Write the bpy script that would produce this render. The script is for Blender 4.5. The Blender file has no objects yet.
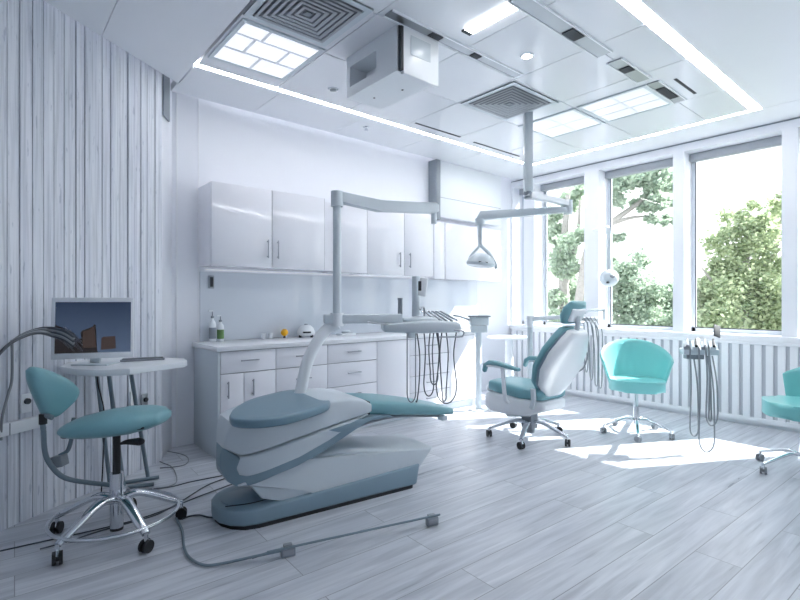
import bpy, bmesh, math, random
from mathutils import Vector as V, Matrix, noise
random.seed(7)
PI = math.pi
COL = bpy.context.scene.collection

# ------------------------------------------------------------------ camera geometry (real metres, eye at 1.3 m)
FL = 490.0; EYE = 1.3
YAW = math.atan2(580, 490)
FW = V((math.cos(YAW), math.sin(YAW), 0)); RT = V((math.sin(YAW), -math.cos(YAW), 0))
def ray(px, py): return FW + RT*((px-400)/FL) + V((0, 0, (300-py)/FL))
def onZ(px, py, z):
    d = ray(px, py); return V((0, 0, EYE)) + d*((z-EYE)/d.z)
def onX(px, py, x):
    d = ray(px, py); return V((0, 0, EYE)) + d*(x/d.x)
def onY(px, py, y):
    d = ray(px, py); return V((0, 0, EYE)) + d*(y/d.y)
def atD(px, py, D): return V((0, 0, EYE)) + ray(px, py)*D
class Frame:                                # local frame on the floor: u = facing, v = left of it
    def __init__(s, x, y, ang):
        s.o = V((x, y, 0)); s.a = ang
        s.u = V((math.cos(ang), math.sin(ang), 0)); s.v = V((-math.sin(ang), math.cos(ang), 0))
        s.M = Matrix.Translation(s.o) @ Matrix.Rotation(ang, 4, 'Z')
    def uz(s, px, py, v):
        d = ray(px, py); e = V((0, 0, EYE))
        t = (v-(e-s.o).dot(s.v))/d.dot(s.v); p = e+d*t
        return ((p-s.o).dot(s.u), p.z)

# ------------------------------------------------------------------ materials
def srgb(r, g, b):
    f = lambda c: (c/255/12.92) if c/255 <= .04045 else ((c/255+.055)/1.055)**2.4
    return (f(r), f(g), f(b), 1)
MATS = {}
def mat(name, col, rough=.5, metal=0, coat=0, var=.03, scale=6, bump=0, spec=.5, emit=None, estr=0):
    if name in MATS: return MATS[name]
    m = bpy.data.materials.new(name); m.use_nodes = True; nt = m.node_tree; N = nt.nodes; L = nt.links
    b = N['Principled BSDF']
    b.inputs['Roughness'].default_value = rough; b.inputs['Metallic'].default_value = metal
    b.inputs['Coat Weight'].default_value = coat; b.inputs['Specular IOR Level'].default_value = spec
    tc = N.new('ShaderNodeTexCoord'); nz = N.new('ShaderNodeTexNoise'); nz.inputs['Scale'].default_value = scale
    nz.inputs['Detail'].default_value = 4
    L.new(tc.outputs['Object'], nz.inputs['Vector'])
    mx = N.new('ShaderNodeMix'); mx.data_type = 'RGBA'
    c = col; lo = tuple(max(0, x*(1-var)) for x in c[:3])+(1,); hi = tuple(min(1, x*(1+var)) for x in c[:3])+(1,)
    mx.inputs[6].default_value = lo; mx.inputs[7].default_value = hi
    L.new(nz.outputs['Fac'], mx.inputs[0]); L.new(mx.outputs[2], b.inputs['Base Color'])
    if bump:
        bp = N.new('ShaderNodeBump'); bp.inputs['Strength'].default_value = bump; bp.inputs['Distance'].default_value = .002
        n2 = N.new('ShaderNodeTexNoise'); n2.inputs['Scale'].default_value = 180
        L.new(tc.outputs['Object'], n2.inputs['Vector']); L.new(n2.outputs['Fac'], bp.inputs['Height']); L.new(bp.outputs['Normal'], b.inputs['Normal'])
    if emit:
        b.inputs['Emission Color'].default_value = emit; b.inputs['Emission Strength'].default_value = estr
    MATS[name] = m; return m
M = dict(
    wall=mat('wall_paint', srgb(236, 238, 244), .55, var=.01),
    ceil=mat('ceiling_paint', srgb(234, 236, 241), .32, var=.01, spec=.6),
    tile=mat('ceiling_panel', srgb(234, 236, 241), .17, var=.01, spec=.7),
    dark=mat('shadow_gap', srgb(60, 64, 70), .7),
    cab=mat('white_lacquer', srgb(238, 238, 244), .12, coat=.3, var=.008),
    cabgap=mat('cabinet_carcass', srgb(150, 154, 162), .5),
    counter=mat('white_worktop', srgb(236, 238, 242), .2, var=.015),
    glassblue=mat('blue_glass_splashback', srgb(216, 222, 230), .08, coat=.5, var=.01),
    white=mat('white_plastic', srgb(232, 236, 240), .28, coat=.2, var=.01),
    white2=mat('pale_grey_plastic', srgb(205, 214, 220), .3, coat=.2, var=.01),
    grey=mat('mid_grey_plastic', srgb(140, 148, 156), .4, var=.02),
    bluegrey=mat('blue_grey_plastic', srgb(128, 152, 166), .35, coat=.15, var=.02),
    slate=mat('slate_vinyl', srgb(104, 134, 150), .33, var=.03, bump=.2),
    teal=mat('teal_vinyl', srgb(118, 168, 177), .32, var=.03, bump=.2),
    teal2=mat('turquoise_vinyl', srgb(126, 200, 200), .3, var=.03, bump=.2),
    black=mat('black_rubber', srgb(32, 34, 38), .5, var=.1),
    cable=mat('dark_cable', srgb(70, 76, 84), .45, var=.05),
    hose=mat('grey_hose', srgb(138, 144, 150), .4, var=.05),
    chrome=mat('chrome', srgb(215, 219, 224), .12, metal=1, var=.02),
    steel=mat('brushed_steel', srgb(165, 170, 176), .32, metal=1, var=.05),
    frame=mat('window_frame_white', srgb(238, 240, 244), .35, var=.01),
    blind=mat('blind_cassette_grey', srgb(165, 170, 178), .5, var=.02),
    handle=mat('handle_grey', srgb(165, 168, 176), .3, metal=.7, var=.03),
    yellow=mat('yellow_rubber', srgb(240, 176, 20), .4, var=.05),
    green=mat('green_print', srgb(110, 150, 90), .5),
    strip=mat('lit_diffuser', srgb(250, 250, 250), .4, emit=(1, .99, .98, 1), estr=8),
    cove=mat('cove_lamp', srgb(250, 250, 250), .4, emit=(.97, .98, 1, 1), estr=1.1),
    downlight=mat('downlight_lens', srgb(250, 250, 250), .4, emit=(1, .98, .95, 1), estr=8),
    bark=mat('bark', srgb(158, 154, 150), .8, var=.3, scale=20),
    bracket=mat('anodised_grey', srgb(120, 136, 146), .4, metal=.3, var=.03),
)
def slat_wood():
    m = bpy.data.materials.new('whitewashed_slats'); m.use_nodes = True; nt = m.node_tree; N = nt.nodes; L = nt.links
    b = N['Principled BSDF']; b.inputs['Roughness'].default_value = .55
    tc = N.new('ShaderNodeTexCoord')
    def noi(sc, vec, det=5):
        mp = N.new('ShaderNodeMapping'); mp.inputs['Scale'].default_value = vec
        n = N.new('ShaderNodeTexNoise'); n.inputs['Scale'].default_value = sc; n.inputs['Detail'].default_value = det
        L.new(tc.outputs['Object'], mp.inputs['Vector']); L.new(mp.outputs['Vector'], n.inputs['Vector']); return n
    a = noi(1, (60, 60, 1.6)); c = noi(1, (14, 14, .8)); e = noi(1, (45, 45, 9), 3)
    r1 = N.new('ShaderNodeValToRGB'); r1.color_ramp.elements[0].position = .3; r1.color_ramp.elements[1].position = .55
    r1.color_ramp.elements[0].color = srgb(200, 204, 212); r1.color_ramp.elements[1].color = srgb(230, 233, 240)
    L.new(a.outputs['Fac'], r1.inputs['Fac'])
    r2 = N.new('ShaderNodeValToRGB'); r2.color_ramp.elements[0].position = .35; r2.color_ramp.elements[1].position = .6
    r2.color_ramp.elements[0].color = (.86, .87, .9, 1); r2.color_ramp.elements[1].color = (1, 1, 1, 1)
    L.new(c.outputs['Fac'], r2.inputs['Fac'])
    r3 = N.new('ShaderNodeValToRGB'); r3.color_ramp.elements[0].position = .28; r3.color_ramp.elements[1].position = .36
    r3.color_ramp.elements[0].color = (.72, .74, .78, 1); r3.color_ramp.elements[1].color = (1, 1, 1, 1)
    L.new(e.outputs['Fac'], r3.inputs['Fac'])
    prev = r1.outputs['Color']
    for r in (r2, r3):
        mx = N.new('ShaderNodeMix'); mx.data_type = 'RGBA'; mx.blend_type = 'MULTIPLY'; mx.inputs[0].default_value = 1.05
        L.new(prev, mx.inputs[6]); L.new(r.outputs['Color'], mx.inputs[7]); prev = mx.outputs[2]
    L.new(prev, b.inputs['Base Color'])
    return m
def floor_wood():
    m = bpy.data.materials.new('pale_grey_planks'); m.use_nodes = True; nt = m.node_tree; N = nt.nodes; L = nt.links
    b = N['Principled BSDF']
    tc = N.new('ShaderNodeTexCoord')
    mp = N.new('ShaderNodeMapping'); mp.inputs['Rotation'].default_value = (0, 0, math.radians(2))
    L.new(tc.outputs['Object'], mp.inputs['Vector'])
    br = N.new('ShaderNodeTexBrick'); br.inputs['Scale'].default_value = 1; br.inputs['Brick Width'].default_value = 1.7
    br.inputs['Row Height'].default_value = .21; br.inputs['Mortar Size'].default_value = .0022; br.inputs['Mortar Smooth'].default_value = .2
    br.inputs['Color1'].default_value = (0, 0, 0, 1); br.inputs['Color2'].default_value = (1, 1, 1, 1); br.inputs['Mortar'].default_value = (.5, .5, .5, 1)
    br.offset = .37; br.inputs['Bias'].default_value = 0
    L.new(mp.outputs['Vector'], br.inputs['Vector'])
    # per plank offset for the grain
    add = N.new('ShaderNodeVectorMath'); add.operation = 'ADD'
    sc = N.new('ShaderNodeVectorMath'); sc.operation = 'SCALE'; sc.inputs['Scale'].default_value = 9
    L.new(br.outputs['Color'], sc.inputs[0]); L.new(mp.outputs['Vector'], add.inputs[0]); L.new(sc.outputs[0], add.inputs[1])
    def noi(vec, det=6, dist=0.0):
        q = N.new('ShaderNodeMapping'); q.inputs['Scale'].default_value = vec
        n = N.new('ShaderNodeTexNoise'); n.inputs['Scale'].default_value = 1; n.inputs['Detail'].default_value = det; n.inputs['Distortion'].default_value = dist
        L.new(add.outputs[0], q.inputs['Vector']); L.new(q.outputs['Vector'], n.inputs['Vector']); return n
    g1 = noi((1.6, 22, 1), 7, .6); g2 = noi((.7, 5, 1), 4, 1.0); g3 = noi((2.2, 46, 1), 3)
    r1 = N.new('ShaderNodeValToRGB'); e = r1.color_ramp.elements
    e[0].position = .32; e[0].color = srgb(184, 188, 196); e[1].position = .66; e[1].color = srgb(218, 221, 227)
    L.new(g1.outputs['Fac'], r1.inputs['Fac'])
    r2 = N.new('ShaderNodeValToRGB'); e = r2.color_ramp.elements
    e[0].position = .33; e[0].color = (.86, .87, .89, 1); e[1].position = .6; e[1].color = (1, 1, 1, 1)
    L.new(g2.outputs['Fac'], r2.inputs['Fac'])
    r3 = N.new('ShaderNodeValToRGB'); e = r3.color_ramp.elements
    e[0].position = .27; e[0].color = (.76, .77, .79, 1); e[1].position = .36; e[1].color = (1, 1, 1, 1)
    L.new(g3.outputs['Fac'], r3.inputs['Fac'])
    r4 = N.new('ShaderNodeValToRGB'); e = r4.color_ramp.elements
    e[0].position = 0; e[0].color = (.9, .91, .92, 1); e[1].position = 1; e[1].color = (1.0, 1.0, 1.0, 1)
    L.new(br.outputs['Color'], r4.inputs['Fac'])
    prev = r1.outputs['Color']
    for r in (r2, r3, r4):
        mx = N.new('ShaderNodeMix'); mx.data_type = 'RGBA'; mx.blend_type = 'MULTIPLY'; mx.inputs[0].default_value = 1
        L.new(prev, mx.inputs[6]); L.new(r.outputs['Color'], mx.inputs[7]); prev = mx.outputs[2]
    mm = N.new('ShaderNodeMix'); mm.data_type = 'RGBA'; mm.inputs[7].default_value = srgb(138, 143, 150)
    L.new(br.outputs['Fac'], mm.inputs[0]); L.new(prev, mm.inputs[6])
    L.new(mm.outputs[2], b.inputs['Base Color'])
    rr = N.new('ShaderNodeMapRange'); rr.inputs['To Min'].default_value = .22; rr.inputs['To Max'].default_value = .42
    L.new(g1.outputs['Fac'], rr.inputs['Value']); L.new(rr.outputs[0], b.inputs['Roughness'])
    bp = N.new('ShaderNodeBump'); bp.inputs['Strength'].default_value = .12; bp.inputs['Distance'].default_value = .003
    L.new(g1.outputs['Fac'], bp.inputs['Height']); L.new(bp.outputs['Normal'], b.inputs['Normal'])
    return m
def glass_mat():
    m = bpy.data.materials.new('window_glass'); m.use_nodes = True; nt = m.node_tree; N = nt.nodes; L = nt.links
    N.remove(N['Principled BSDF']); out = N['Material Output']
    t = N.new('ShaderNodeBsdfTransparent'); t.inputs['Color'].default_value = (.96, .98, .98, 1)
    g = N.new('ShaderNodeBsdfGlossy'); g.inputs['Roughness'].default_value = .02
    lw = N.new('ShaderNodeLayerWeight'); pw = N.new('ShaderNodeMath'); pw.operation = 'POWER'; pw.inputs[1].default_value = 5
    ad = N.new('ShaderNodeMath'); ad.operation = 'MULTIPLY_ADD'; ad.inputs[1].default_value = .9; ad.inputs[2].default_value = .025
    L.new(lw.outputs['Facing'], pw.inputs[0]); L.new(pw.outputs[0], ad.inputs[0])
    mx = N.new('ShaderNodeMixShader'); L.new(ad.outputs[0], mx.inputs[0]); L.new(t.outputs[0], mx.inputs[1]); L.new(g.outputs[0], mx.inputs[2])
    L.new(mx.outputs[0], out.inputs[0]); return m
def leaf_mat(name, a, b_):
    m = bpy.data.materials.new(name); m.use_nodes = True; nt = m.node_tree; N = nt.nodes; L = nt.links
    N.remove(N['Principled BSDF']); out = N['Material Output']
    gi = N.new('ShaderNodeNewGeometry'); r = N.new('ShaderNodeValToRGB')
    r.color_ramp.elements[0].color = a; r.color_ramp.elements[1].color = b_
    L.new(gi.outputs['Random Per Island'], r.inputs['Fac'])
    d = N.new('ShaderNodeBsdfDiffuse'); t = N.new('ShaderNodeBsdfTranslucent')
    L.new(r.outputs['Color'], d.inputs['Color']); L.new(r.outputs['Color'], t.inputs['Color'])
    mx = N.new('ShaderNodeMixShader'); mx.inputs[0].default_value = .5
    L.new(d.outputs[0], mx.inputs[1]); L.new(t.outputs[0], mx.inputs[2]); L.new(mx.outputs[0], out.inputs[0]); return m
def screen_mat():
    m = bpy.data.materials.new('monitor_picture'); m.use_nodes = True; nt = m.node_tree; N = nt.nodes; L = nt.links
    b = N['Principled BSDF']; b.inputs['Roughness'].default_value = .15; b.inputs['Base Color'].default_value = (.01, .012, .02, 1)
    tc = N.new('ShaderNodeTexCoord'); sp = N.new('ShaderNodeSeparateXYZ'); L.new(tc.outputs['Generated'], sp.inputs[0])
    r = N.new('ShaderNodeValToRGB'); e = r.color_ramp.elements
    e[0].position = 0; e[0].color = srgb(96, 116, 146); e[1].position = 1; e[1].color = srgb(44, 62, 92)
    L.new(sp.outputs['Z'], r.inputs['Fac']); L.new(r.outputs['Color'], b.inputs['Emission Color']); b.inputs['Emission Strength'].default_value = .2
    return m
M['winframe'] = mat('window_frame_cool_white', srgb(206, 213, 222), .35, var=.01)
M['louvre'] = mat('vent_louvre_grey', srgb(176, 181, 188), .4)
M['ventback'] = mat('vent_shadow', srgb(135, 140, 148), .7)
M['slats'] = slat_wood(); M['floor'] = floor_wood(); M['glass'] = glass_mat(); M['screen'] = screen_mat()
M['picdark'] = mat('screen_silhouette', srgb(30, 28, 30), .15, emit=srgb(58, 50, 50), estr=.1)
M['picbrown'] = mat('screen_brown_tower', srgb(40, 34, 34), .15, emit=srgb(84, 68, 62), estr=.15)
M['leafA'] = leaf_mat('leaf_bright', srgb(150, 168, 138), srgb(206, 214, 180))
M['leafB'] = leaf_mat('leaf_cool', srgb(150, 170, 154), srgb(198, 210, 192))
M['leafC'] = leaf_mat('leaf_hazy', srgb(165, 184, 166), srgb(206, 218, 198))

# ------------------------------------------------------------------ mesh helpers
def cr(pts, n=6):                            # Catmull-Rom
    pts = [V(p) for p in pts]
    if len(pts) < 3: return pts
    P = [pts[0]*2-pts[1]]+pts+[pts[-1]*2-pts[-2]]; out = []
    for i in range(1, len(P)-2):
        a, b, c, d = P[i-1], P[i], P[i+1], P[i+2]
        for k in range(n):
            t = k/n
            out.append(.5*((2*b)+(c-a)*t+(2*a-5*b+4*c-d)*t*t+(3*b-a-3*c+d)*t**3))
    out.append(pts[-1]); return out
class MB:
    def __init__(s): s.bm = bmesh.new()
    def quads(s, rings, cap=True, closed=True):
        R = [[s.bm.verts.new(p) for p in r] for r in rings]; n = len(R[0])
        for i in range(len(R)-1):
            for j in range(n if closed else n-1):
                k = (j+1) % n
                s.bm.faces.new((R[i][j], R[i][k], R[i+1][k], R[i+1][j]))
        if cap:
            s.bm.faces.new(list(reversed(R[0]))); s.bm.faces.new(R[-1])
        return s
    def box(s, x0, x1, y0, y1, z0, z1, M_=None):
        c = [V((x, y, z)) for z in (z0, z1) for x, y in ((x0, y0), (x1, y0), (x1, y1), (x0, y1))]
        if M_: c = [M_ @ p for p in c]
        return s.quads([c[:4], c[4:]])
    def rbox(s, x0, x1, y0, y1, z0, z1, b=.004, seg=2, M_=None):
        t = bmesh.new(); m = MB(); m.bm.free(); m.bm = t; m.box(x0, x1, y0, y1, z0, z1)
        bmesh.ops.bevel(t, geom=list(t.edges), offset=b, segments=seg, profile=.5, affect='EDGES')
        if M_: bmesh.ops.transform(t, matrix=M_, verts=t.verts)
        me = bpy.data.meshes.new('t'); t.to_mesh(me); t.free(); s.bm.from_mesh(me); bpy.data.meshes.remove(me); return s
    def cyl(s, p0, p1, r0, r1=None, n=20):
        p0 = V(p0); p1 = V(p1); r1 = r0 if r1 is None else r1
        d = (p1-p0).normalized(); a = d.orthogonal().normalized(); b = d.cross(a)
        f = lambda c, r: [c+(a*math.cos(2*PI*i/n)+b*math.sin(2*PI*i/n))*r for i in range(n)]
        return s.quads([f(p0, r0), f(p1, r1)])
    def tube(s, pts, r, n=8, smooth=6, flat=None):
        P = cr(pts, smooth) if smooth else [V(p) for p in pts]
        rs = r if callable(r) else (lambda t: r)
        T = [(P[min(i+1, len(P)-1)]-P[max(i-1, 0)]).normalized() for i in range(len(P))]
        a = T[0].orthogonal().normalized()
        if flat: a = V(flat[0]); 
        rings = []
        for i, p in enumerate(P):
            a = (V(flat[0]) if flat else a); a = a-T[i]*a.dot(T[i]); a.normalize(); b = T[i].cross(a)
            q = rs(i/(len(P)-1)); ka, kb = (flat[1], flat[2]) if flat else (1, 1)
            if flat and len(flat) > 3: ex = flat[3]
            else: ex = 1
            def se(c): return math.copysign(abs(c)**ex, c)
            rings.append([p+(a*se(math.cos(2*PI*j/n))*ka+b*se(math.sin(2*PI*j/n))*kb)*q for j in range(n)])
        return s.quads(rings)
    def lathe(s, prof, o=(0, 0, 0), n=32, M_=None):
        o = V(o); rings = [[o+V((r*math.cos(2*PI*i/n), r*math.sin(2*PI*i/n), z)) for i in range(n)] for r, z in prof]
        if M_: rings = [[M_ @ p for p in r] for r in rings]
        return s.quads(rings)
    def prism(s, pts, f0, f1, b=0, seg=2):
        """pts 2-D, f0/f1 map a 2-D point to the two ends"""
        t = bmesh.new(); A = [t.verts.new(f0(p)) for p in pts]; B = [t.verts.new(f1(p)) for p in pts]; n = len(pts)
        fa = t.faces.new(list(reversed(A))); fb = t.faces.new(B)
        for i in range(n): t.faces.new((A[i], A[(i+1) % n], B[(i+1) % n], B[i]))
        if b: bmesh.ops.bevel(t, geom=[e for e in t.edges if fa in e.link_faces or fb in e.link_faces], offset=b, segments=seg, profile=.5, affect='EDGES', clamp_overlap=True)
        me = bpy.data.meshes.new('t'); t.to_mesh(me); t.free(); s.bm.from_mesh(me); bpy.data.meshes.remove(me); return s
    def loft(s, secs, n=28, ex=.75, ends=True):
        """secs: (centre, half-width vector, half-thickness vector)"""
        def ring(c, a, b): 
            se = lambda q: math.copysign(abs(q)**ex, q)
            return [V(c)+V(a)*se(math.cos(2*PI*i/n))+V(b)*se(math.sin(2*PI*i/n)) for i in range(n)]
        S = [(V(c), V(a), V(b)) for c, a, b in secs]
        if ends:
            def cap(e, e2):
                c, a, b = e; d = (e2[0]-c).normalized(); t = b.length
                return [(c-d*t*.95*0+d*0-d*t*k1, a*((a.length-t*k2)/a.length), b*k3) for k1, k2, k3 in ((.55, .62, .45), (.45, .38, .68), (.25, .14, .9))]
            S = cap(S[0], S[1])+S+list(reversed(cap(S[-1], S[-2])))
        return s.quads([ring(*q) for q in S])
    def pillow(s, pts, nrm, prof):
        """closed outline inflated along nrm; prof = (scale toward middle, offset)"""
        P = cr([*pts, pts[0]], 4)[:-1]; c = sum(P, V())/len(P)
        return s.quads([[c+(p-c)*k+V(nrm)*o for p in P] for k, o in prof])
    def ball(s, c, r, sx=1, sy=1, sz=1, n=20, M_=None):
        c = V(c); rings = []
        for i in range(1, n//2):
            ph = PI*i/(n//2); rings.append([c+V((math.sin(ph)*math.cos(2*PI*j/n)*r*sx, math.sin(ph)*math.sin(2*PI*j/n)*r*sy, -math.cos(ph)*r*sz)) for j in range(n)])
        if M_: rings = [[M_ @ p for p in q] for q in rings]
        return s.quads(rings)
    def build(s, name, m, parent=None, world=False, ang=38, **props):
        bm = s.bm
        bmesh.ops.recalc_face_normals(bm, faces=bm.faces)
        for f in bm.faces: f.smooth = True
        for e in bm.edges:
            if len(e.link_faces) == 2: e.smooth = e.calc_face_angle(0) < math.radians(ang)
        if world and parent is not None: bmesh.ops.transform(bm, matrix=wm(parent).inverted(), verts=bm.verts)
        me = bpy.data.meshes.new(name); bm.to_mesh(me); bm.free()
        o = bpy.data.objects.new(name, me); COL.objects.link(o)
        if m is not None: me.materials.append(M[m] if isinstance(m, str) else m)
        if parent is not None: o.parent = parent
        for k, v in props.items(): o[k] = v
        return o
def wm(o):
    r = Matrix.Translation(o.location) @ o.rotation_euler.to_matrix().to_4x4()
    return wm(o.parent) @ r if o.parent else r
def thing(name, label, cat, loc=(0, 0, 0), rz=0, group=None):
    o = bpy.data.objects.new(name, None); COL.objects.link(o); o.empty_display_size = .05
    o.location = loc; o.rotation_euler = (0, 0, rz); o['label'] = label; o['category'] = cat
    if group: o['group'] = group
    return o
def tag(o, label, cat, group=None):
    o['label'] = label; o['category'] = cat
    if group: o['group'] = group
    return o
def struct(mb, name, m, **k): return mb.build(name, m, kind='structure', **k)
def kids(o): return [c for c in bpy.data.objects if c.parent == o]
def dup(o, parent=None):
    c = o.copy(); COL.objects.link(c); c.parent = parent
    for k in kids(o): dup(k, c)
    return c

# ================================================================== ROOM
XW = 6.1; YB = 4.6; ZC = 3.1; XO = 6.42
SL0 = V((-2.6, 1.69, 0)); SL1 = V((1.09, 4.27, 0))     # slatted wall line
struct(MB().box(-2.9, XO, -3.2, 4.9, -.12, 0), 'floor', 'floor')
struct(MB().box(1.2, XO, YB, YB+.2, 0, 3.4), 'wall_back', 'wall')
# slatted left wall
d = (SL1-SL0); Lw = d.length; d.normalize(); nrm = V((d.y, -d.x, 0))
sw = MB()
Ms = Matrix(((d.x, nrm.x, 0, SL0.x), (d.y, nrm.y, 0, SL0.y), (0, 0, 1, 0), (0, 0, 0, 1)))
sw.box(0, Lw, -.2, -.022, 0, 3.4, Ms)
s = Lw-.004; k = 0
while s > .1:
    w = random.choice((.062, .07, .075, .082)); p = random.uniform(-.006, .004)
    sw.box(s-w, s-.007, -.03, p, 0, 3.34, Ms); s -= w
struct(sw, 'wall_left', 'slats')
# short return between slats and back wall
jg = MB(); a = V((1.06, 4.27, 0)); b = V((1.262, 4.62, 0))
jg.prism([(a.x, a.y), (b.x, b.y), (b.x, b.y+.2), (a.x-.4, a.y+.2)], lambda p: V((p[0], p[1], 0)), lambda p: V((p[0], p[1], 3.4)))
struct(jg, 'wall_left_return', 'wall')
struct(MB().box(-2.8, XO, -3.2, -3.0, 0, 3.4), 'wall_front', 'wall')
struct(MB().box(-2.9, -2.6, -3.2, 1.9, 0, 3.4), 'wall_rear', 'wall')
struct(MB().box(1.285, 1.30, YB-.012, YB, 0, 3.3).box(1.475, 1.485, YB-.008, YB, 0, 3.3), 'trim_1', 'frame')
struct(MB().box(-.016, .016, -.01, .004, 2.82, 3.2, Matrix.Translation((1.15, 4.40, 0)) @ Matrix.Rotation(math.radians(60), 4, 'Z') @ Matrix.Scale(5, 4, (1, 0, 0))), 'trim_2', 'grey')
# baseboards
struct(MB().box(XW-.015, XW, -3, YB, 0, .07), 'baseboard_right', 'frame')
struct(MB().box(XW-.006, XW-.0005, -3, YB-.001, ZC-.016, ZC-.004), 'trim_4', 'grey')
# window wall
WIN = [(4.37, 4.57), (3.41, 4.19), (2.305, 3.205), (1.285, 2.185), (.33, 1.155), (-1.9, -1.0), (-2.95, -2.05)]  # first opening is an added slot so sun whitens the back corner
ZS, ZT = .93, 3.0
ww = MB(); prev = 4.9
for y0, y1 in WIN:
    ww.box(XW, XO, y1, prev, 0, 3.4); prev = y0
    ww.box(XW, XO, y0, y1, 0, ZS).box(XW, XO, y0, y1, ZT, 3.4)
ww.box(XW, XO, -3.2, prev, 0, 3.4)
struct(ww, 'wall_right', 'wall')
struct(MB().rbox(XW-.06, XW+.26, -3, YB-.002, .87, .932, .006), 'windowsill', 'frame')
for i, (y0, y1) in enumerate(WIN):
    f = MB(); t = .035; X0, X1 = XW+.24, XW+.29
    f.box(X0, X1, y0, y1, ZS, ZS+.05).box(X0, X1, y0, y1, ZT-.05, ZT).box(X0, X1, y0, y0+t, ZS, ZT).box(X0, X1, y1-t, y1, ZS, ZT)
    fo = struct(f, 'window_%d' % (i+1), 'winframe')
    MB().box(X0+.02, X0+.026, y0+t, y1-t, ZS+.05, ZT-.05).build('glass', 'glass', fo)
    MB().box(X0-.002, X0+.012, y0+t, y0+t+.008, ZS+.05, ZT-.05).box(X0-.002, X0+.012, y1-t-.008, y1-t, ZS+.05, ZT-.05).box(X0-.002, X0+.012, y0+t, y1-t, ZS+.045, ZS+.055).build('gasket', 'dark', fo)
    MB().rbox(X0-.09, X0-.004, y0+.004, y1-.004, ZT-.095, ZT-.004, .008).build('blind_cassette', 'blind', fo)
# slatted radiator cover under the windows
rc = thing('radiator_cover', 'long white radiator cover with vertical slats running under the windows', 'radiator cover', (XW, 1, 0))
MB().box(XW-.035, XW-.02, -1.5, YB-.05, .09, .84).build('back_panel', mat('slat_gap_grey', srgb(196, 199, 206), .6), rc, True)
q = MB(); y = -1.5
while y < YB-.08:
    q.box(XW-.055, XW-.036, y, y+.062, .09, .84); y += .098
q.build('slats', 'frame', rc, True)
MB().rbox(XW-.06, XW-.02, -1.5, YB-.05, .84, .87, .003).rbox(XW-.06, XW-.02, -1.5, YB-.05, .04, .09, .003).build('rail', 'frame', rc, True)

# ---- ceiling
RX0, RX1, RY0, RY1 = 1.22, 5.58, 1.32, 3.9
co = MB()
# outer soffit as pieces round the lit rectangle, kept short of the back and left walls for the light coves
def slab(pts, z0=ZC, z1=ZC+.06): co.prism(pts, lambda p: V((p[0], p[1], z0)), lambda p: V((p[0], p[1], z1)))
g = .006
def lwx(y, off=.09): # x on the cove edge of the slatted wall for given y
    return SL0.x+(y-SL0.y)*d.x/d.y+off/ d.y
ycut = 4.5
xs = [RX0, 1.95, 2.85, 3.75, 4.65, XW]
for i in range(len(xs)-1): slab([(xs[i]+g, RY1), (xs[i+1], RY1), (xs[i+1], ycut), (xs[i]+g, ycut)])
slab([(RX1, -3), (XW, -3), (XW, RY1-g), (RX1, RY1-g)])
slab([(RX0, -3), (RX1-g, -3), (RX1-g, RY0), (RX0, RY0)])
slab([(.6+g, -3), (RX0-g, -3), (RX0-g, lwx(0)*0+4.30), (lwx(3.92)*0+1.19, 4.28), (.6+g, 3.87)])
slab([(-2.6, -3), (.6, -3), (.6, 3.87), (-2.6, 1.62)])
slab([(RX0-g, 4.30), (RX0+g, 4.30), (RX0+g, ycut), (RX0-g, ycut)])
struct(co, 'ceiling', 'ceil')
struct(MB().box(-2.9, XO, -3.2, 4.9, 3.4, 3.5), 'ceiling_slab', 'wall')
# inner panels with open joints
ci = MB(); gx = [RX0+.01, 1.88, 2.62, 3.29, 3.99, 4.82, RX1-.052]; gy = [RY0+.085, 1.77, 2.45, 3.08, RY1-.052]
holes = [(0, 2), (0, 1), (3, 2)]
for i in range(len(gx)-1):
    for j in range(len(gy)-1):
        ci.box(gx[i]+.003, gx[i+1]-.003, gy[j]+.003, gy[j+1]-.003, ZC-.001, ZC+.03)
struct(ci, 'ceiling_panels', 'tile')
struct(MB().box(RX0, RX1, RY0, RY1, ZC+.045, ZC+.058), 'ceiling_backing', 'dark')
for nm, bx, lab in (('back', (RX0, RX1, RY1-.042, RY1-.004), 'long thin recessed light line in the ceiling parallel to the cabinet wall'),
                    ('front', (RX0, RX1, RY0+.004, RY0+.075), 'wide looking recessed light line in the upper right of the ceiling'),
                    ('side', (RX1-.042, RX1-.004, RY0+.078, RY1-.045), 'recessed light line in the ceiling parallel to the windows')):
    t = thing('linear_light', lab, 'ceiling light', ((bx[0]+bx[1])/2, (bx[2]+bx[3])/2, ZC), group='recessed light lines framing the ceiling')
    MB().box(bx[0], bx[1], bx[2], bx[3], ZC-.002, ZC+.0445).build('diffuser', 'strip', t, True)
# cove lamps (real strips above the soffit edge)
tag(MB().box(1.5, XW-.05, ycut-.10, ycut-.04, ZC+.07, ZC+.10).build('cove_light', 'cove'), 'hidden light strip glowing above the ceiling edge along the cabinet wall', 'cove light')
tag(MB().box(.3, Lw-.15, .17, .22, ZC+.07, ZC+.10, Ms).build('cove_light', 'cove'), 'hidden light strip glowing above the ceiling edge along the slatted wall', 'cove light')

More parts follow.
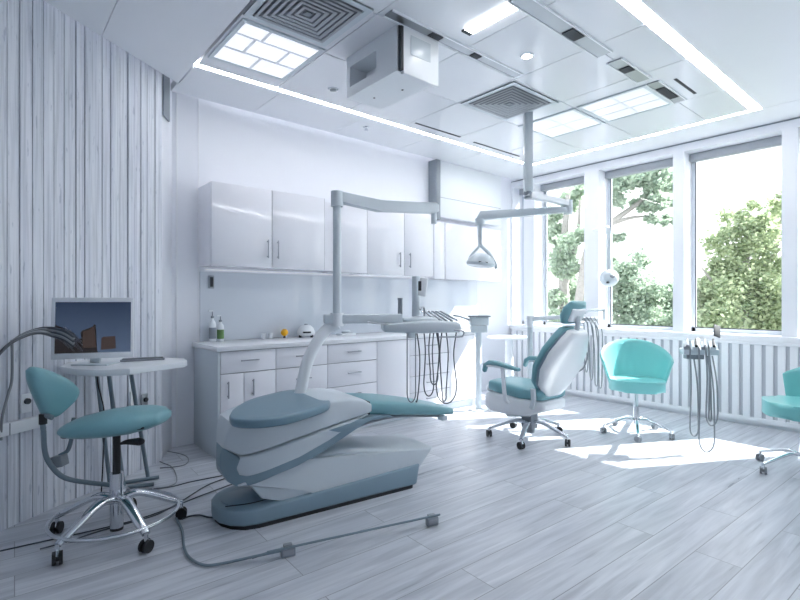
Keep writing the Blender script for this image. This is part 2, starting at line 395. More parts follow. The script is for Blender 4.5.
def air_vent(x0, x1, y0, y1, label):
    t = thing('ceiling_vent', label, 'ceiling vent', ((x0+x1)/2, (y0+y1)/2, ZC), group='square ceiling air vents')
    cx, cy = (x0+x1)/2, (y0+y1)/2; hx, hy = (x1-x0)/2, (y1-y0)/2
    def ringq(a, b, za, zb):   # square ring between scale a and b
        m.quads([[V((cx+sx*hx*s_, cy+sy*hy*s_, z_)) for sx, sy in ((-1, -1), (1, -1), (1, 1), (-1, 1))] for s_, z_ in ((a, za), (b, zb), (b, zb+.004), (a, za+.004))], cap=False)
    m = MB(); ringq(1, .86, ZC-.012, ZC-.012); ringq(1.0, 1.0, ZC-.012, ZC); m.build('frame', 'white2', t, True)
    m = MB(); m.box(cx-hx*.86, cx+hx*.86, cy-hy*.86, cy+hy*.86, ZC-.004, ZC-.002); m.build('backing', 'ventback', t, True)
    for k in range(6):
        s0 = .84-k*.125
        m = MB(); ringq(s0-.01, s0-.075, ZC-.022, ZC-.018); m.build('louvre', 'louvre', t, True)
    m = MB(); m.box(cx-hx*.07, cx+hx*.07, cy-hy*.07, cy+hy*.07, ZC-.02, ZC-.012); m.build('centre_plate', 'grey', t, True)
air_vent(1.235, 1.83, 2.42, 2.99, 'large square ceiling air vent with dark concentric louvres beside the bright square panel light')
air_vent(3.31, 3.97, 2.47, 3.06, 'square ceiling air vent above the lamp pole')
def panel_light(x0, x1, y0, y1, label, mlt, bars):
    t = thing('panel_light', label, 'ceiling light', ((x0+x1)/2, (y0+y1)/2, ZC), group='square panel ceiling lights')
    m = MB(); w = .03
    m.box(x0, x1, y0, y0+w, ZC-.012, ZC-.001).box(x0, x1, y1-w, y1, ZC-.012, ZC-.001).box(x0, x0+w, y0+w, y1-w, ZC-.012, ZC-.001).box(x1-w, x1, y0+w, y1-w, ZC-.012, ZC-.001)
    m.build('frame', 'white2', t, True)
    MB().box(x0+w, x1-w, y0+w, y1-w, ZC-.006, ZC-.002).build('diffuser', mlt, t, True)
    for bx in bars:
        MB().box(x0+bx[0], x0+bx[1], y0+bx[2], y0+bx[3], ZC-.009, ZC-.0062).build('divider', 'divider', t, True)
M['divider'] = mat('panel_divider', srgb(214, 217, 224), .4, emit=(.93, .95, 1, 1), estr=.06)
M['panel1'] = mat('panel_diffuser', srgb(245, 245, 250), .3, emit=(.93, .95, 1, 1), estr=.24, var=.05)
M['window_sheen'] = mat('window_sheen_glow', srgb(235, 238, 244), .12, emit=(.93, .95, 1, 1), estr=.14, var=.05)  # glow stands in for the windows mirrored in glossy ceiling panels
panel_light(1.25, 1.86, 3.03, 3.68, 'bright square panel light with thin brick-like dividers, left part of the ceiling', 'panel1',
            [(.03, .58, .18, .2), (.03, .58, .40, .425), (.2, .22, .03, .18), (.42, .44, .2, .4), (.16, .18, .2, .4), (.3, .32, .425, .62)])
panel_light(4.2, 4.80, 2.45, 3.08, 'square glossy ceiling panel with painted-in window reflection, just behind the lamp pole', 'window_sheen', [(.03, .57, .3, .315), (.3, .31, .03, .6)])
panel_light(4.2, 4.80, 1.80, 2.43, 'square glossy ceiling panel with painted-in window reflection, three thin dividers, right of the pole', 'window_sheen', [(.2, .22, .03, .6), (.38, .4, .03, .6), (.03, .57, .3, .32)])
# recessed metal tracks
def track(x0, x1, y0, y1, label, spots):
    t = thing('ceiling_track', label, 'ceiling track', ((x0+x1)/2, (y0+y1)/2, ZC), group='recessed metal ceiling tracks')
    MB().box(x0, x1, y0, y1, ZC-.010, ZC-.001).build('channel', 'steel', t, True)
    w = .012
    MB().box(x0, x1, y0-w, y0, ZC-.014, ZC-.001).box(x0, x1, y1, y1+w, ZC-.014, ZC-.001).build('edge', 'white', t, True)
    for a, b in spots: MB().box(a, b, y0+.01, y1-.01, ZC-.016, ZC-.0105).build('insert', 'dark', t, True)
track(1.92, 3.25, 2.35, 2.42, 'recessed metal ceiling track running from above the white box housing', [(2.28, 2.38), (2.7, 2.78)])
track(2.4, 3.45, 1.72, 1.82, 'recessed metal ceiling track crossing the upper middle of the ceiling', [(2.95, 3.1)])
track(3.6, 4.1, 1.72, 1.82, 'short recessed metal ceiling track, middle one of the right row', [(3.75, 3.85)])
track(4.2, 4.78, 1.70, 1.79, 'short recessed metal ceiling track nearest the windows', [(4.35, 4.65)])
t = thing('linear_light', 'short bright light bar in the top middle of the ceiling', 'ceiling light', (2.46, 1.98, ZC))
MB().box(2.42, 2.50, 1.83, 2.2, ZC-.012, ZC-.001).build('diffuser', 'strip', t, True); MB().box(2.42, 2.50, 2.2, 2.23, ZC-.013, ZC-.001).build('end_cap', 'dark', t, True)
for x0, x1, yy, lab in ((3.33, 4.0, 3.70, 'dark slot air outlet in the ceiling near the back light line, left one'), (4.24, 5.1, 3.72, 'dark slot air outlet in the ceiling near the back light line, right one'), (4.28, 4.72, 1.60, 'dark slot air outlet in the ceiling beside the metal track near the windows')):
    tag(MB().box(x0, x1, yy-.012, yy+.012, ZC-.004, ZC-.001).build('slot_vent', 'dark'), lab, 'ceiling vent', 'slot air outlets')
def downlight(x, y, r, lit, label):
    t = thing('downlight', label, 'ceiling light', (x, y, ZC))
    MB().lathe([(r, 0), (r, -.008), (r*.72, -.012), (r*.72, -.004)], (0, 0, .002)).build('ring', 'chrome', t)
    MB().lathe([(r*.7, -.004), (r*.7, -.010), (r*.4, -.016)], (0, 0, -.001)).build('lens', 'downlight' if lit else 'grey', t)
downlight(3.04, 2.15, .05, True, 'small round lit downlight in the middle of the ceiling')
downlight(2.26, 3.56, .045, False, 'small unlit chrome ringed downlight between the panel light and the box housing')
t = thing('sprinkler', 'small chrome sprinkler head on the ceiling edge above the cabinets', 'sprinkler', (3.02, 4.12, ZC))
MB().lathe([(.035, 0), (.035, -.006), (.012, -.01), (.012, -.03)], (0, 0, .002)).build('escutcheon', 'chrome', t); MB().lathe([(.02, -.031), (.02, -.034)], (0, 0, 0)).build('deflector', 'chrome', t)
# box housing hanging from the ceiling
t = thing('projector_housing', 'boxy white housing with an open recess hanging from the ceiling', 'housing', (2.22, 2.75, ZC))
x0, x1, y0, y1, z0, z1 = 2.05, 2.38, 2.46, 3.04, 2.80, ZC-.002
m = MB(); m.box(x0+.15, x1, y0, y1, z0, z1).box(x0, x0+.15, y0, y1, z0, z0+.07).box(x0, x0+.15, y0, y0+.22, z0+.07, z1).box(x0, x0+.15, y1-.04, y1, z0+.07, z1).box(x0, x0+.15, y0+.22, y1-.04, z1-.08, z1)
m.build('body', 'white', t, True)
MB().rbox(x0+.03, x1+.02, y0-.035, y0-.004, z0-.02, z1, .004).build('side_panel', 'white', t, True)
MB().rbox(x0+.09, x1-.06, y0-.038, y0-.0355, z0+.12, z1-.05, .001).build('vent_grille', 'white2', t, True)
MB().box(x0+.01, x0+.03, y0-.0345, y0-.0042, z0, z1).build('gap_strip', 'dark', t, True)
for q in ((2.2, 2.9), (2.27, 2.66)): MB().cyl((q[0], q[1], z0-.003), (q[0], q[1], z0-.0005), .008).build('screw_cap', 'black', t, True)

# ================================================================== CABINETS
def handle_h(m_, xc, y, z, w=.16): m_.rbox(xc-w/2, xc+w/2, y-.03, y-.02, z-.005, z+.005, .002).box(xc-w/2+.012, xc-w/2+.02, y-.021, y, z-.004, z+.004).box(xc+w/2-.02, xc+w/2-.012, y-.021, y, z-.004, z+.004); return m_
def handle_v(m_, xc, y, z, h=.14): m_.rbox(xc-.005, xc+.005, y-.03, y-.02, z-h/2, z+h/2, .002).box(xc-.004, xc+.004, y-.021, y, z-h/2+.012, z-h/2+.02).box(xc-.004, xc+.004, y-.021, y, z+h/2-.02, z+h/2-.012); return m_
def base_unit(x0, x1, fronts, label):
    t = thing('base_cabinet', label, 'cabinet', ((x0+x1)/2, 4.3, 0), group='white base cabinets under the worktop')
    MB().box(x0+.001, x1-.001, 4.022, YB-.004, .09, .878).build('body', 'cabgap', t, True)
    MB().box(x0+.001, x1-.001, 4.06, 4.075, .0, .088).build('plinth', 'white2', t, True)
    for kind, a, b, z0, z1, h in fronts:
        f = MB().rbox(a+.003, b-.003, 4.0, 4.02, z0+.003, z1-.003, .002).build('drawer' if kind == 'd' else 'door', 'cab', t, True)
        if h == 'h': handle_h(MB(), (a+b)/2, 4.0, (z0+z1)/2+.01).build('handle', 'handle', f, True)
        elif h: handle_v(MB(), h, 4.0, z1-.13).build('handle', 'handle', f, True)
dz = [.69, .46, .28, .10]
def drawers(a, b): return [('d', a, b, .69, .875, 'h'), ('d', a, b, .46, .69, 'h'), ('d', a, b, .28, .46, 'h'), ('d', a, b, .10, .28, 'h')]
base_unit(1.46, 1.95, [('d', 1.46, 1.95, .69, .875, 'h'), ('o', 1.46, 1.66, .10, .69, 1.52), ('o', 1.66, 1.95, .10, .69, 1.735)], 'leftmost base cabinet, one drawer above two doors with upright handles')
base_unit(1.95, 2.48, drawers(1.95, 2.48), 'base cabinet of drawers partly behind the curved lamp arm, below the yellow ball')
base_unit(2.48, 3.07, drawers(2.48, 3.07), 'base cabinet of drawers just right of the curved lamp arm')
base_unit(3.07, 3.52, [('o', 3.07, 3.52, .10, .875, None)], 'base cabinet with one plain handleless door between two drawer stacks')
base_unit(3.52, 4.145, drawers(3.52, 4.145), 'base cabinet of drawers seen behind the hanging instrument hoses')
base_unit(4.145, 4.60, [('o', 4.145, 4.60, .10, .875, None)], 'rightmost plain white base cabinet at the sunlit end of the worktop')
t = thing('end_panel', 'pale side panel closing the left end of the base cabinets', 'cabinet panel', (1.45, 4.3, 0))
MB().rbox(1.438, 1.458, 4.0, YB-.004, 0, .878, .002).build('board', 'white2', t, True)
tag(MB().rbox(1.42, 4.62, 3.965, YB-.004, .88, .92, .004).build('worktop', 'counter'), 'continuous white worktop on the base cabinets', 'worktop')
tag(MB().box(1.49, 5.3, YB-.012, YB-.002, .922, 1.56).build('splashback', 'glassblue'), 'pale blue glass splashback between worktop and wall cabinets', 'splashback')
def wall_unit(x0, x1, z0, z1, yf, doors, label, name='wall_cabinet', grp='white wall cabinets'):
    t = thing(name, label, 'cabinet', ((x0+x1)/2, 4.4, z0), group=grp)
    MB().box(x0+.001, x1-.001, yf+.022, YB-.003, z0, z1).build('body', 'cab', t, True)
    for a, b, h in doors:
        f = MB().rbox(a+.002, b-.002, yf, yf+.019, z0-.004, z1, .002).build('door', 'cab', t, True)
        if h: handle_v(MB(), h, yf, z0+.17, .17).build('handle', 'handle', f, True)
        MB().box(b-.001, b+.001, yf+.003, yf+.021, z0, z1).build('door_seam', 'dark', t, True)
wall_unit(1.475, 2.60, 1.60, 2.32, 4.25, [(1.475, 2.033, 1.985), (2.035, 2.60, 2.085)], 'two-door white wall cabinet at the left with upright grey handles')
wall_unit(2.60, 2.78, 1.60, 2.30, 4.29, [], 'narrow blank white filler cabinet between the two wall cabinet groups')
wall_unit(2.78, 3.13, 1.59, 2.32, 4.25, [(2.78, 3.13, None)], 'narrow white wall cabinet without handle right behind the upright pole')
wall_unit(3.13, 4.12, 1.585, 2.33, 4.25, [(3.13, 3.655, 3.58), (3.657, 4.12, 3.73)], 'two-door glossy white wall cabinet with pale handles, centre of the wall')
wall_unit(4.295, 5.62, 1.57, 2.29, 4.42, [(4.295, 4.485, None), (4.49, 5.62, None)], 'wide white wall cabinet under the boxed duct, near the window corner')
t = thing('duct_box', 'white boxed duct on the back wall above the rightmost wall cabinet', 'duct box', (4.8, 4.45, 2.32))
MB().rbox(4.44, 5.70, 4.48, YB-.003, 2.37, 3.09, .003).build('casing', 'white', t, True)
MB().rbox(4.365, 4.438, 4.45, YB-.003, 2.33, 3.09, .003).build('side_trim', 'grey', t, True)
MB().box(4.45, 5.69, 4.4765, 4.4795, 2.62, 2.625).build('seam', 'grey', t, True)
struct(MB().box(4.6, 5.5, 4.595, 4.599, .0, .0+.001), 'trim_3', 'wall')
t = thing('wall_socket', 'small grey wall socket under the left wall cabinet', 'socket', onY(211, 282, 4.588))
p = onY(211, 282, 4.588)
MB().rbox(p.x-.025, p.x+.025, 4.572, 4.586, p.z-.06, p.z+.06, .003).build('plate', 'steel', t, True)
MB().rbox(p.x-.014, p.x+.016, 4.567, 4.5715, p.z-.045, p.z+.045, .002).build('insert', 'dark', t, True)
tag(MB().box(1.52, 5.2, 4.53, 4.555, 1.570, 1.583).build('undercabinet_light', mat('undercab_lit', srgb(245, 245, 250), .4, emit=(.95, .97, 1, 1), estr=.1)), 'thin lit strip under the wall cabinets washing the splashback', 'light strip')

# ---- things on the worktop
ZW = .92
def spray_bottle(px, py, label, band, h=.20):
    p = onY(px, 338, 4.50); t = thing('bottle', label, 'bottle', (p.x, p.y, ZW), group='bottles on the worktop')
    MB().lathe([(.026, .0), (.03, .004), (.03, h*.62), (.027, h*.7), (.012, h*.8), (.012, h*.86)]).build('body', 'white', t)
    MB().lathe([(.0305, h*.12), (.0308, h*.14), (.0308, h*.5), (.0305, h*.52)]).build('label_band', band, t)
    MB().lathe([(.015, h*.86), (.015, h*.93), (.005, h*.95), (.004, h*1.12)]).build('pump', 'grey', t)
    MB().box(-.034, .004, -.005, .005, h*1.1, h*1.15).build('nozzle', 'white', t)
spray_bottle(212.5, 337, 'taller white pump bottle with dark printed band, left on the worktop', 'grey', .25)
spray_bottle(220.5, 335.5, 'shorter white pump bottle with green band beside the taller one', 'green', .21)
p = onY(284.5, 336, 4.50); t = thing('stress_ball', 'yellow rubber ball on a small dark stand on the worktop', 'ball', (p.x, p.y, ZW))
MB().ball((0, 0, .055), .037).build('ball', 'yellow', t); MB().lathe([(.014, 0), (.014, .006), (.008, .022)]).build('stand', 'black', t)
p = onY(306, 336, 4.46); t = thing('dome_device', 'white domed tabletop device with small dark feet, right of the yellow ball', 'device', (p.x, p.y, ZW), math.radians(-30))
MB().lathe([(.085, .02), (.09, .03), (.088, .06), (.074, .095), (.045, .12), (.012, .128)]).build('dome', 'white', t)
for a in (40, 140, 220, 320): MB().rbox(.075*math.cos(math.radians(a))-.014, .075*math.cos(math.radians(a))+.014, .075*math.sin(math.radians(a))-.014, .075*math.sin(math.radians(a))+.014, 0, .026, .004).build('foot', 'black', t)
MB().rbox(-.03, .05, -.093, -.082, .045, .062, .003).build('slot', 'black', t)
MB().lathe([(.02, .126), (.02, .134), (.012, .138)]).build('cap', 'grey', t)
for k, (px, lab) in enumerate(((263.5, 'left small white cup on the worktop, left of the yellow ball'), (270.5, 'right small white cup, next to the yellow ball'))):
    p = onY(px, 336, 4.52); tag(MB().lathe([(.018, 0), (.024, .055), (.021, .055), (.016, .004)], (p.x, p.y, ZW)).build('cup', 'white'), lab, 'cup', 'small cups on the worktop')
p = onY(346, 333.5, 4.45); t = thing('model_tray', 'small white tray with dental model beside the curved arm', 'tray', (p.x, p.y, ZW))
MB().rbox(-.09, .09, -.06, .06, .0, .02, .005).build('tray', 'white', t); MB().ball((0, 0, .035), .05, 1.1, .7, .4).build('model', 'white2', t); MB().rbox(-.06, .06, -.055, .0, .021, .026, .002).build('lid', 'handle', t)
p = onZ(421, 327, ZW)

# ================================================================== DENTAL CHAIR (left, reclined)
FC = Frame(1.31, 2.87, math.atan2(-.113, .9936))
dc = thing('dental_chair', 'reclined dental chair with grey-blue upholstery on a white and blue-grey base', 'dental chair', FC.o, FC.a)
def side(pix, v): return [FC.uz(x, y, v) for x, y in pix]
def sprism(pts, hw, name, m, parent, bev=.01, cv=0, seg=3):
    return MB().prism(pts, lambda p: V((p[0], cv-hw, p[1])), lambda p: V((p[0], cv+hw, p[1])), bev, seg).build(name, m, parent)
def uvz(px, py, z):
    p = onZ(px, py, z)-FC.o; return (p.dot(FC.u), p.dot(FC.v))
# base: plan outline with rounded nose at the head end
bl, brr = -.30, 1.02
def plan(u0, u1, hw, rl, rr, k=8):
    P = []
    for i in range(k+1): a = PI/2+PI*i/k; P.append((u0+rl+rl*math.cos(a), hw*math.sin(a)))
    P += [(u1-rr, -hw)]+[(u1-rr+rr*math.cos(a), -hw+rr+rr*math.sin(a)) for a in (-PI/3, -PI/6, 0)]
    P += [(u1-rr+rr*math.cos(a), hw-rr+rr*math.sin(a)) for a in (0, PI/6, PI/3)]+[(u1-rr, hw)]
    return P
def topz(u): return .105+max(0, u+.1)*.045
P = plan(bl, brr, .235, .2, .03)
MB().prism(plan(bl+.015, brr-.03, .232, .19, .03), lambda p: V((p[0], p[1], 0)), lambda p: V((p[0], p[1], .022))).build('skirt', 'black', dc)
MB().prism(P, lambda p: V((p[0], p[1], .02)), lambda p: V((p[0]+(.03 if p[0] > .5 else 0), p[1]*.97, topz(p[0]))), .012, 3).build('base', 'bluegrey', dc)
MB().prism(plan(bl+.05, bl+.40, .12, .1, .1), lambda p: V((p[0], p[1], .10)), lambda p: V((p[0], p[1], .112)), .006).build('foot_pedal', 'bluegrey', dc)
MB().tube([(bl+.05, -.1, .113), (bl+.2, -.135, .113), (bl+.38, -.12, .114)], .003).build('pedal_edge', 'black', dc)
# white lift housing
low = side([(239, 487), (304, 488), (320, 498), (353, 489), (416, 474), (433, 447), (312, 459), (255, 474)], -.215)
MB().prism(low, lambda p: V((p[0], -.215, p[1])), lambda p: V((p[0], .215, p[1])), .012, 3).build('lift_housing', 'white2', dc)
# crowned top of the housing
uL = low[6][0]; uR = low[5][0]; zL = low[6][1]; zR = low[5][1]
MB().loft([((uL+.03, 0, zL-.02), (0, .16, 0), (0, 0, .03)), ((uL+.2, 0, zL), (0, .198, 0), (0, 0, .04)), ((uR-.12, 0, zR-.01), (0, .198, 0), (0, 0, .03)), ((uR-.05, 0, zR-.012), (0, .17, 0), (0, 0, .015))], ex=.8).build('housing_top', 'white2', dc)
lip = side([(252, 487), (304, 487), (323, 498), (290, 503), (262, 499)], -.2)
MB().prism(lip, lambda p: V((p[0], -.2, p[1])), lambda p: V((p[0], .2, p[1])), .01).build('housing_lip', 'white2', dc)
# seat shell: dark U-trim, white lower shell, white upper shell
VN = -.25
def prof(u, pts):
    zs = []; n = len(pts)
    for i in range(n):
        a, b = pts[i], pts[(i+1) % n]
        if (a[0]-u)*(b[0]-u) <= 0 and a[0] != b[0]: zs.append(a[1]+(b[1]-a[1])*(u-a[0])/(b[0]-a[0]))
    return min(zs), max(zs)
def profloft(poly, hw, name, m, ex=.3, n=36, N_=40):
    u0 = min(p[0] for p in poly)+.002; u1 = max(p[0] for p in poly)-.002; S = []
    for i in range(N_+1):
        t_ = .5-.5*math.cos(PI*i/N_); u = u0+(u1-u0)*t_; lo_, hi_ = prof(u, poly)
        S.append(((u, 0, (lo_+hi_)/2), (0, hw(u), 0), (0, 0, max(.002, (hi_-lo_)/2))))
    return MB().loft(S, n=n, ex=ex, ends=False).build(name, m, dc, ang=50)
def side2(pix): # the head end is rounded in plan, so its outline points sit nearer the centre line
    return [FC.uz(x, y, -.03+(VN+.03)*min(1, max(0, (x-219)/46))**.6) for x, y in pix]
outer = side2([(223, 447), (219.5, 457), (220.5, 470), (226, 481), (236, 486.5), (252, 485), (275, 477), (297, 468), (325, 452), (356, 430), (372, 420.5), (392, 416.8), (392, 415.4), (369, 416.5), (352, 423), (330, 431), (239, 457)])
uh = min(p[0] for p in outer)
def hwf(k): return lambda u: max(.045, .25*(1-max(0, 1-(u-uh)/.26)**2.6)**.5)*k
profloft(outer, hwf(1), 'shell_trim', 'bluegrey', ex=.16)
inner = side2([(239, 455.8), (235, 467), (238, 474), (246, 475.5), (275, 468), (300, 457.5), (330, 440), (352, 424), (368, 414), (330, 428.2)])
profloft(inner, hwf(1.02), 'lower_shell', 'white2', ex=.12)
upper = side2([(222.5, 448), (226, 432), (230.5, 423), (260, 419), (297, 408), (330, 400), (350, 398.5), (366, 400), (372, 404), (372, 412), (369, 414.2), (330, 428.4), (239, 456)])
profloft(upper, hwf(.99), 'upper_shell', 'white2', ex=.2)
# hinge cover
hc = side([(328, 430), (350, 423), (360, 418), (366, 421), (352, 430), (338, 432)], VN-.006)
MB().prism(hc, lambda p: V((p[0], VN-.016, p[1])), lambda p: V((p[0], VN-.009, p[1])), .003).build('hinge_cover', 'bluegrey', dc)
# back pad : outline measured on its own (slightly tilted) plane
z0p = .675
padpix = [(229.5, 415), (234, 408.5), (249, 400), (270, 394), (290, 390), (310, 389.5), (323, 392.5), (330, 398), (328, 403.5), (312, 409.5), (287, 416.5), (260, 420), (241, 420), (232, 418.5)]
pp = [onZ(x, y, z0p) for x, y in padpix]
MB().pillow(pp, (0, 0, 1), [(.93, -.048), (.98, -.045), (1.0, -.036), (1.005, -.012), (1.0, -.004), (.99, .0), (.97, .003), (.8, .004), (.4, .005)]).build('back_cushion', 'slate', dc, True, ang=60)
# leg rest
lr = [(372, 408.7, .21, .050), (400, 409, .205, .052), (425, 410, .19, .045), (443, 411, .165, .036), (453, 411.5, .14, .028)]
sec = []
for px, py, w, t_ in lr:
    u, z = FC.uz(px, py, -w); sec.append(((u, 0, z), (0, w, 0), (0, 0, t_)))
MB().loft(sec, ex=.4).build('leg_cushion', 'teal', dc)
u0_, z0_ = FC.uz(371, 408, -.2)
MB().rbox(u0_-.022, u0_-.003, -.20, .20, z0_-.045, z0_+.045, .008).build('cushion_gap', 'cable', dc)
br_ = [FC.uz(x, y, -.12) for x, y in ((352, 427), (372, 420), (400, 415), (440, 415))]
MB().tube([V((u, -.12, z-.004)) for u, z in br_], .012, flat=((0, 1, 0), 2.2, .8, .6)).tube([V((u, .12, z-.004)) for u, z in br_], .012, flat=((0, 1, 0), 2.2, .8, .6)).build('leg_bracket', 'grey', dc)
e = FC.uz(443, 417, -.16); MB().rbox(e[0]-.03, e[0]+.02, -.19, -.13, e[1]-.02, e[1]+.012, .004).build('toe_clip', 'white2', dc)

# ---- delivery arm tower carried by the chair
dl = thing('delivery_unit', 'white curved arm and pole frame carrying an instrument tray with hanging hoses', 'delivery unit', FC.o+FC.v*.3+FC.u*.2, FC.a)
DB = 3.42
c0 = atD(301, 392, 3.3)
arc = [V((c0.x, c0.y, .42)), atD(300, 400, 3.28), atD(302, 385, 3.3), atD(307.5, 362, 3.34), atD(317, 342, 3.38), atD(327, 329, DB), atD(338, 323.5, DB)]
MB().tube(arc, .04, n=16, flat=(tuple(FW), .8, 1, .8)).cyl(atD(337, 326, DB), atD(337, 313, DB), .046, n=24).build('curved_arm', 'white', dl, True)
pb = atD(337, 322, DB); pt = atD(337, 200, DB)
MB().cyl((pb.x, pb.y, pb.z-.01), (pb.x, pb.y, pt.z), .029, n=24).build('pole', 'white2', dl, True)
a2 = atD(337, 198, DB); b2 = atD(434, 207.5, 3.9)
dd = (b2-a2); 
Mx = Matrix.Translation((a2.x, a2.y, 0)) @ Matrix.Rotation(math.atan2(dd.y, dd.x), 4, 'Z'); LL = math.hypot(dd.x, dd.y)
MB().cyl((a2.x, a2.y, a2.z-.06), (a2.x, a2.y, a2.z+.045), .043, n=24).build('top_joint', 'white2', dl, True)
MB().prism([(-.02, a2.z-.035), (.08, a2.z-.035), (LL*.4, a2.z-.06), (LL, b2.z-.05), (LL+.03, b2.z-.03), (LL+.03, b2.z+.02), (LL, b2.z+.035), (LL*.4, a2.z+.01), (.05, a2.z+.04), (-.02, a2.z+.04)], lambda p: Mx @ V((p[0], -.035, p[1])), lambda p: Mx @ V((p[0], .035, p[1])), .01, 3).build('upper_arm', 'white2', dl, True)
e2 = Mx @ V((LL, 0, b2.z-.03)); MB().cyl((e2.x, e2.y, e2.z-.10), (e2.x, e2.y, e2.z+.02), .022).build('arm_pin', 'white2', dl, True)
# lower arm and tray
la = atD(331, 319, DB); lb = atD(402, 319, 3.55)
Ml = Matrix.Translation((la.x, la.y, 0)) @ Matrix.Rotation(math.atan2(lb.y-la.y, lb.x-la.x), 4, 'Z'); L2 = math.hypot(lb.x-la.x, lb.y-la.y)
MB().rbox(-.05, L2, -.042, .042, la.z-.032, la.z+.032, .01, 3, Ml).build('lower_arm', 'white2', dl, True)
FT = Frame(*atD(421, 320, 3.6).xy, YAW-PI/2+.12)       # tray frame: u to the right, v away
tz = atD(421, 326, 3.6).z
MB().loft([(FT.M @ V((u, 0, tz+dz_)), FT.v*w, V((0, 0, h))) for u, w, h, dz_ in ((-.27, .12, .03, -.008), (-.15, .16, .038, -.006), (0, .18, .046, .0), (.12, .17, .044, 0), (.25, .15, .038, -.006))], ex=.32).build('tray_body', 'white2', dl, True)
MB().loft([(FT.M @ V((u, .02, tz+.045)), FT.v*w, V((0, 0, h))) for u, w, h in ((-.13, .09, .014), (-.02, .13, .03), (.1, .12, .02))], ex=.8).build('tray_pod', 'white2', dl, True)
MB().tube([FT.M @ V((-.2, -.1, tz+.01)), FT.M @ V((-.30, -.12, tz+.025)), FT.M @ V((-.40, -.12, tz+.035))], .006).build('tray_handle', 'steel', dl, True)
MB().tube([FT.M @ V((.2, -.15, tz-.02)), FT.M @ V((.275, -.16, tz-.03)), FT.M @ V((.275, -.16, tz-.06)), FT.M @ V((.25, -.16, tz-.07)), FT.M @ V((.1, -.16, tz-.07))], .005).build('tray_rail', 'handle', dl, True)
pl = FT.M @ V((-.03, .05, 0))
MB().cyl((pl.x, pl.y, tz+.03), (pl.x, pl.y, 1.475), .031, n=24).build('tray_post', 'white2', dl, True)
q = atD(423, 286, 3.55)
MB().rbox(-.03, .03, -.02, .02, -.075, .062, .012, 3, Matrix.Translation(q) @ Matrix.Rotation(YAW-PI/2, 4, 'Z') @ Matrix.Rotation(.14, 4, 'Y')).build('sensor_head', 'white', dl, True)
MB().rbox(-.035, -.012, -.024, .0, -.035, .035, .004, 2, Matrix.Translation(q) @ Matrix.Rotation(YAW-PI/2, 4, 'Z')).build('sensor_face', 'dark', dl, True)
q = FT.M @ V((-.145, .08, 0)); MB().cyl((q.x, q.y, tz+.02), (q.x, q.y, 1.31), .018, n=16).cyl((q.x, q.y, 1.30), (q.x, q.y, 1.315), .02, n=16).build('cup_holder_post', 'grey', dl, True)
MB().tube([FT.M @ V((.03, .03, tz+.04)), FT.M @ V((.03, .03, tz+.12)), FT.M @ V((.015, .0, tz+.14)), FT.M @ V((-.01, -.02, tz+.12))], .007).build('spout', 'steel', dl, True)
for k in range(5):
    u = .06+k*.04
    A = FT.M @ V((u+.04, -.06, tz+.04)); B = FT.M @ V((u-.02-.01*k, .07, tz+.105))
    hp = MB().cyl(A, B, .009, .006, 10).build('handpiece', 'steel', dl, True)
    C = FT.M @ V((u-.045-.01*k, .09, tz+.098)); MB().cyl(B, C, .006, .008, 10).build('tip', 'chrome', hp, True)
hz = [(-.115, -.1, .30, 'w'), (-.045, -.03, .30, 'b'), (.01, .035, .27, 'b'), (.06, .08, .20, 'b'), (.09, .15, .31, 'b'), (.13, .18, .29, 'b')]
def uloop(F_, u0, u1, v, zt0, zt1, zb, mx=0):
    um = (u0+u1)/2; w = abs(u1-u0)/2; hh = min(.11, w*2.2); L_ = [(u0, v, zt0), (u0+mx, v, (zt0*2+zb)/3), (u0, v, zb+hh+.04)]
    L_ += [(um+(u0-um)*math.cos(k*PI/6), v, zb+hh-hh*math.sin(k*PI/6)) for k in range(0, 7)]
    L_ += [(u1, v, zb+hh+.04), (u1-mx, v, (zt1*2+zb)/3), (u1, v, zt1)]
    return [F_.M @ V(p) for p in L_]
for u0, u1, zb, c in ((-.12, -.06, .50, 0), (.0, .07, .54, .01), (.045, .10, .62, -.01), (.09, .235, .485, .02), (.13, .16, .50, -.015)):
    MB().tube(uloop(FT, u0, u1, -.13, tz-.03, tz-.03, tz-.03-(.62-.12)*1.0+(zb-.5)*1.0, c), .0045, 8).build('hose', 'hose' if u0 < 0 else 'cable', dl, True)
MB().tube([FT.M @ V(p) for p in ((-.05, -.12, tz-.03), (-.03, -.125, tz-.2), (-.035, -.13, tz-.4), (-.05, -.13, tz-.52), (-.055, -.1, tz-.53))], .0045).build('hose', 'cable', dl, True)
MB().cyl(FT.M @ V((-.09, -.13, tz-.075)), FT.M @ V((-.09, -.13, tz-.03)), .028, n=16).build('hose_gland', 'white2', dl, True)

# ---- pole stand with box (right end of the worktop)
ps = thing('pole_stand', 'white floor pole with a stacked box head, in front of the sunlit cabinet end', 'stand', (onY(478.5, 300, 3.82).x, 3.82, 0))
MB().lathe([(.11, 0), (.11, .012), (.05, .02)]).build('foot', 'white', ps)
MB().cyl((0, 0, .018), (0, 0, .925), .036, n=24).build('pole', 'white2', ps)
Rz = Matrix.Rotation(YAW-PI/2, 4, 'Z')
MB().rbox(-.09, .09, -.09, .09, .92, 1.0, .008, 2, Rz).rbox(-.105, .105, -.1, .1, 1.005, 1.10, .008, 2, Rz).build('box', 'white2', ps)
MB().rbox(-.125, .125, -.11, .11, 1.102, 1.118, .004, 2, Rz).build('lid', 'grey', ps)
MB().tube([Rz @ V((-.10, 0, 1.06)), Rz @ V((-.2, -.02, 1.1)), Rz @ V((-.30, -.05, 1.12))], .012).build('side_arm', 'steel', ps)

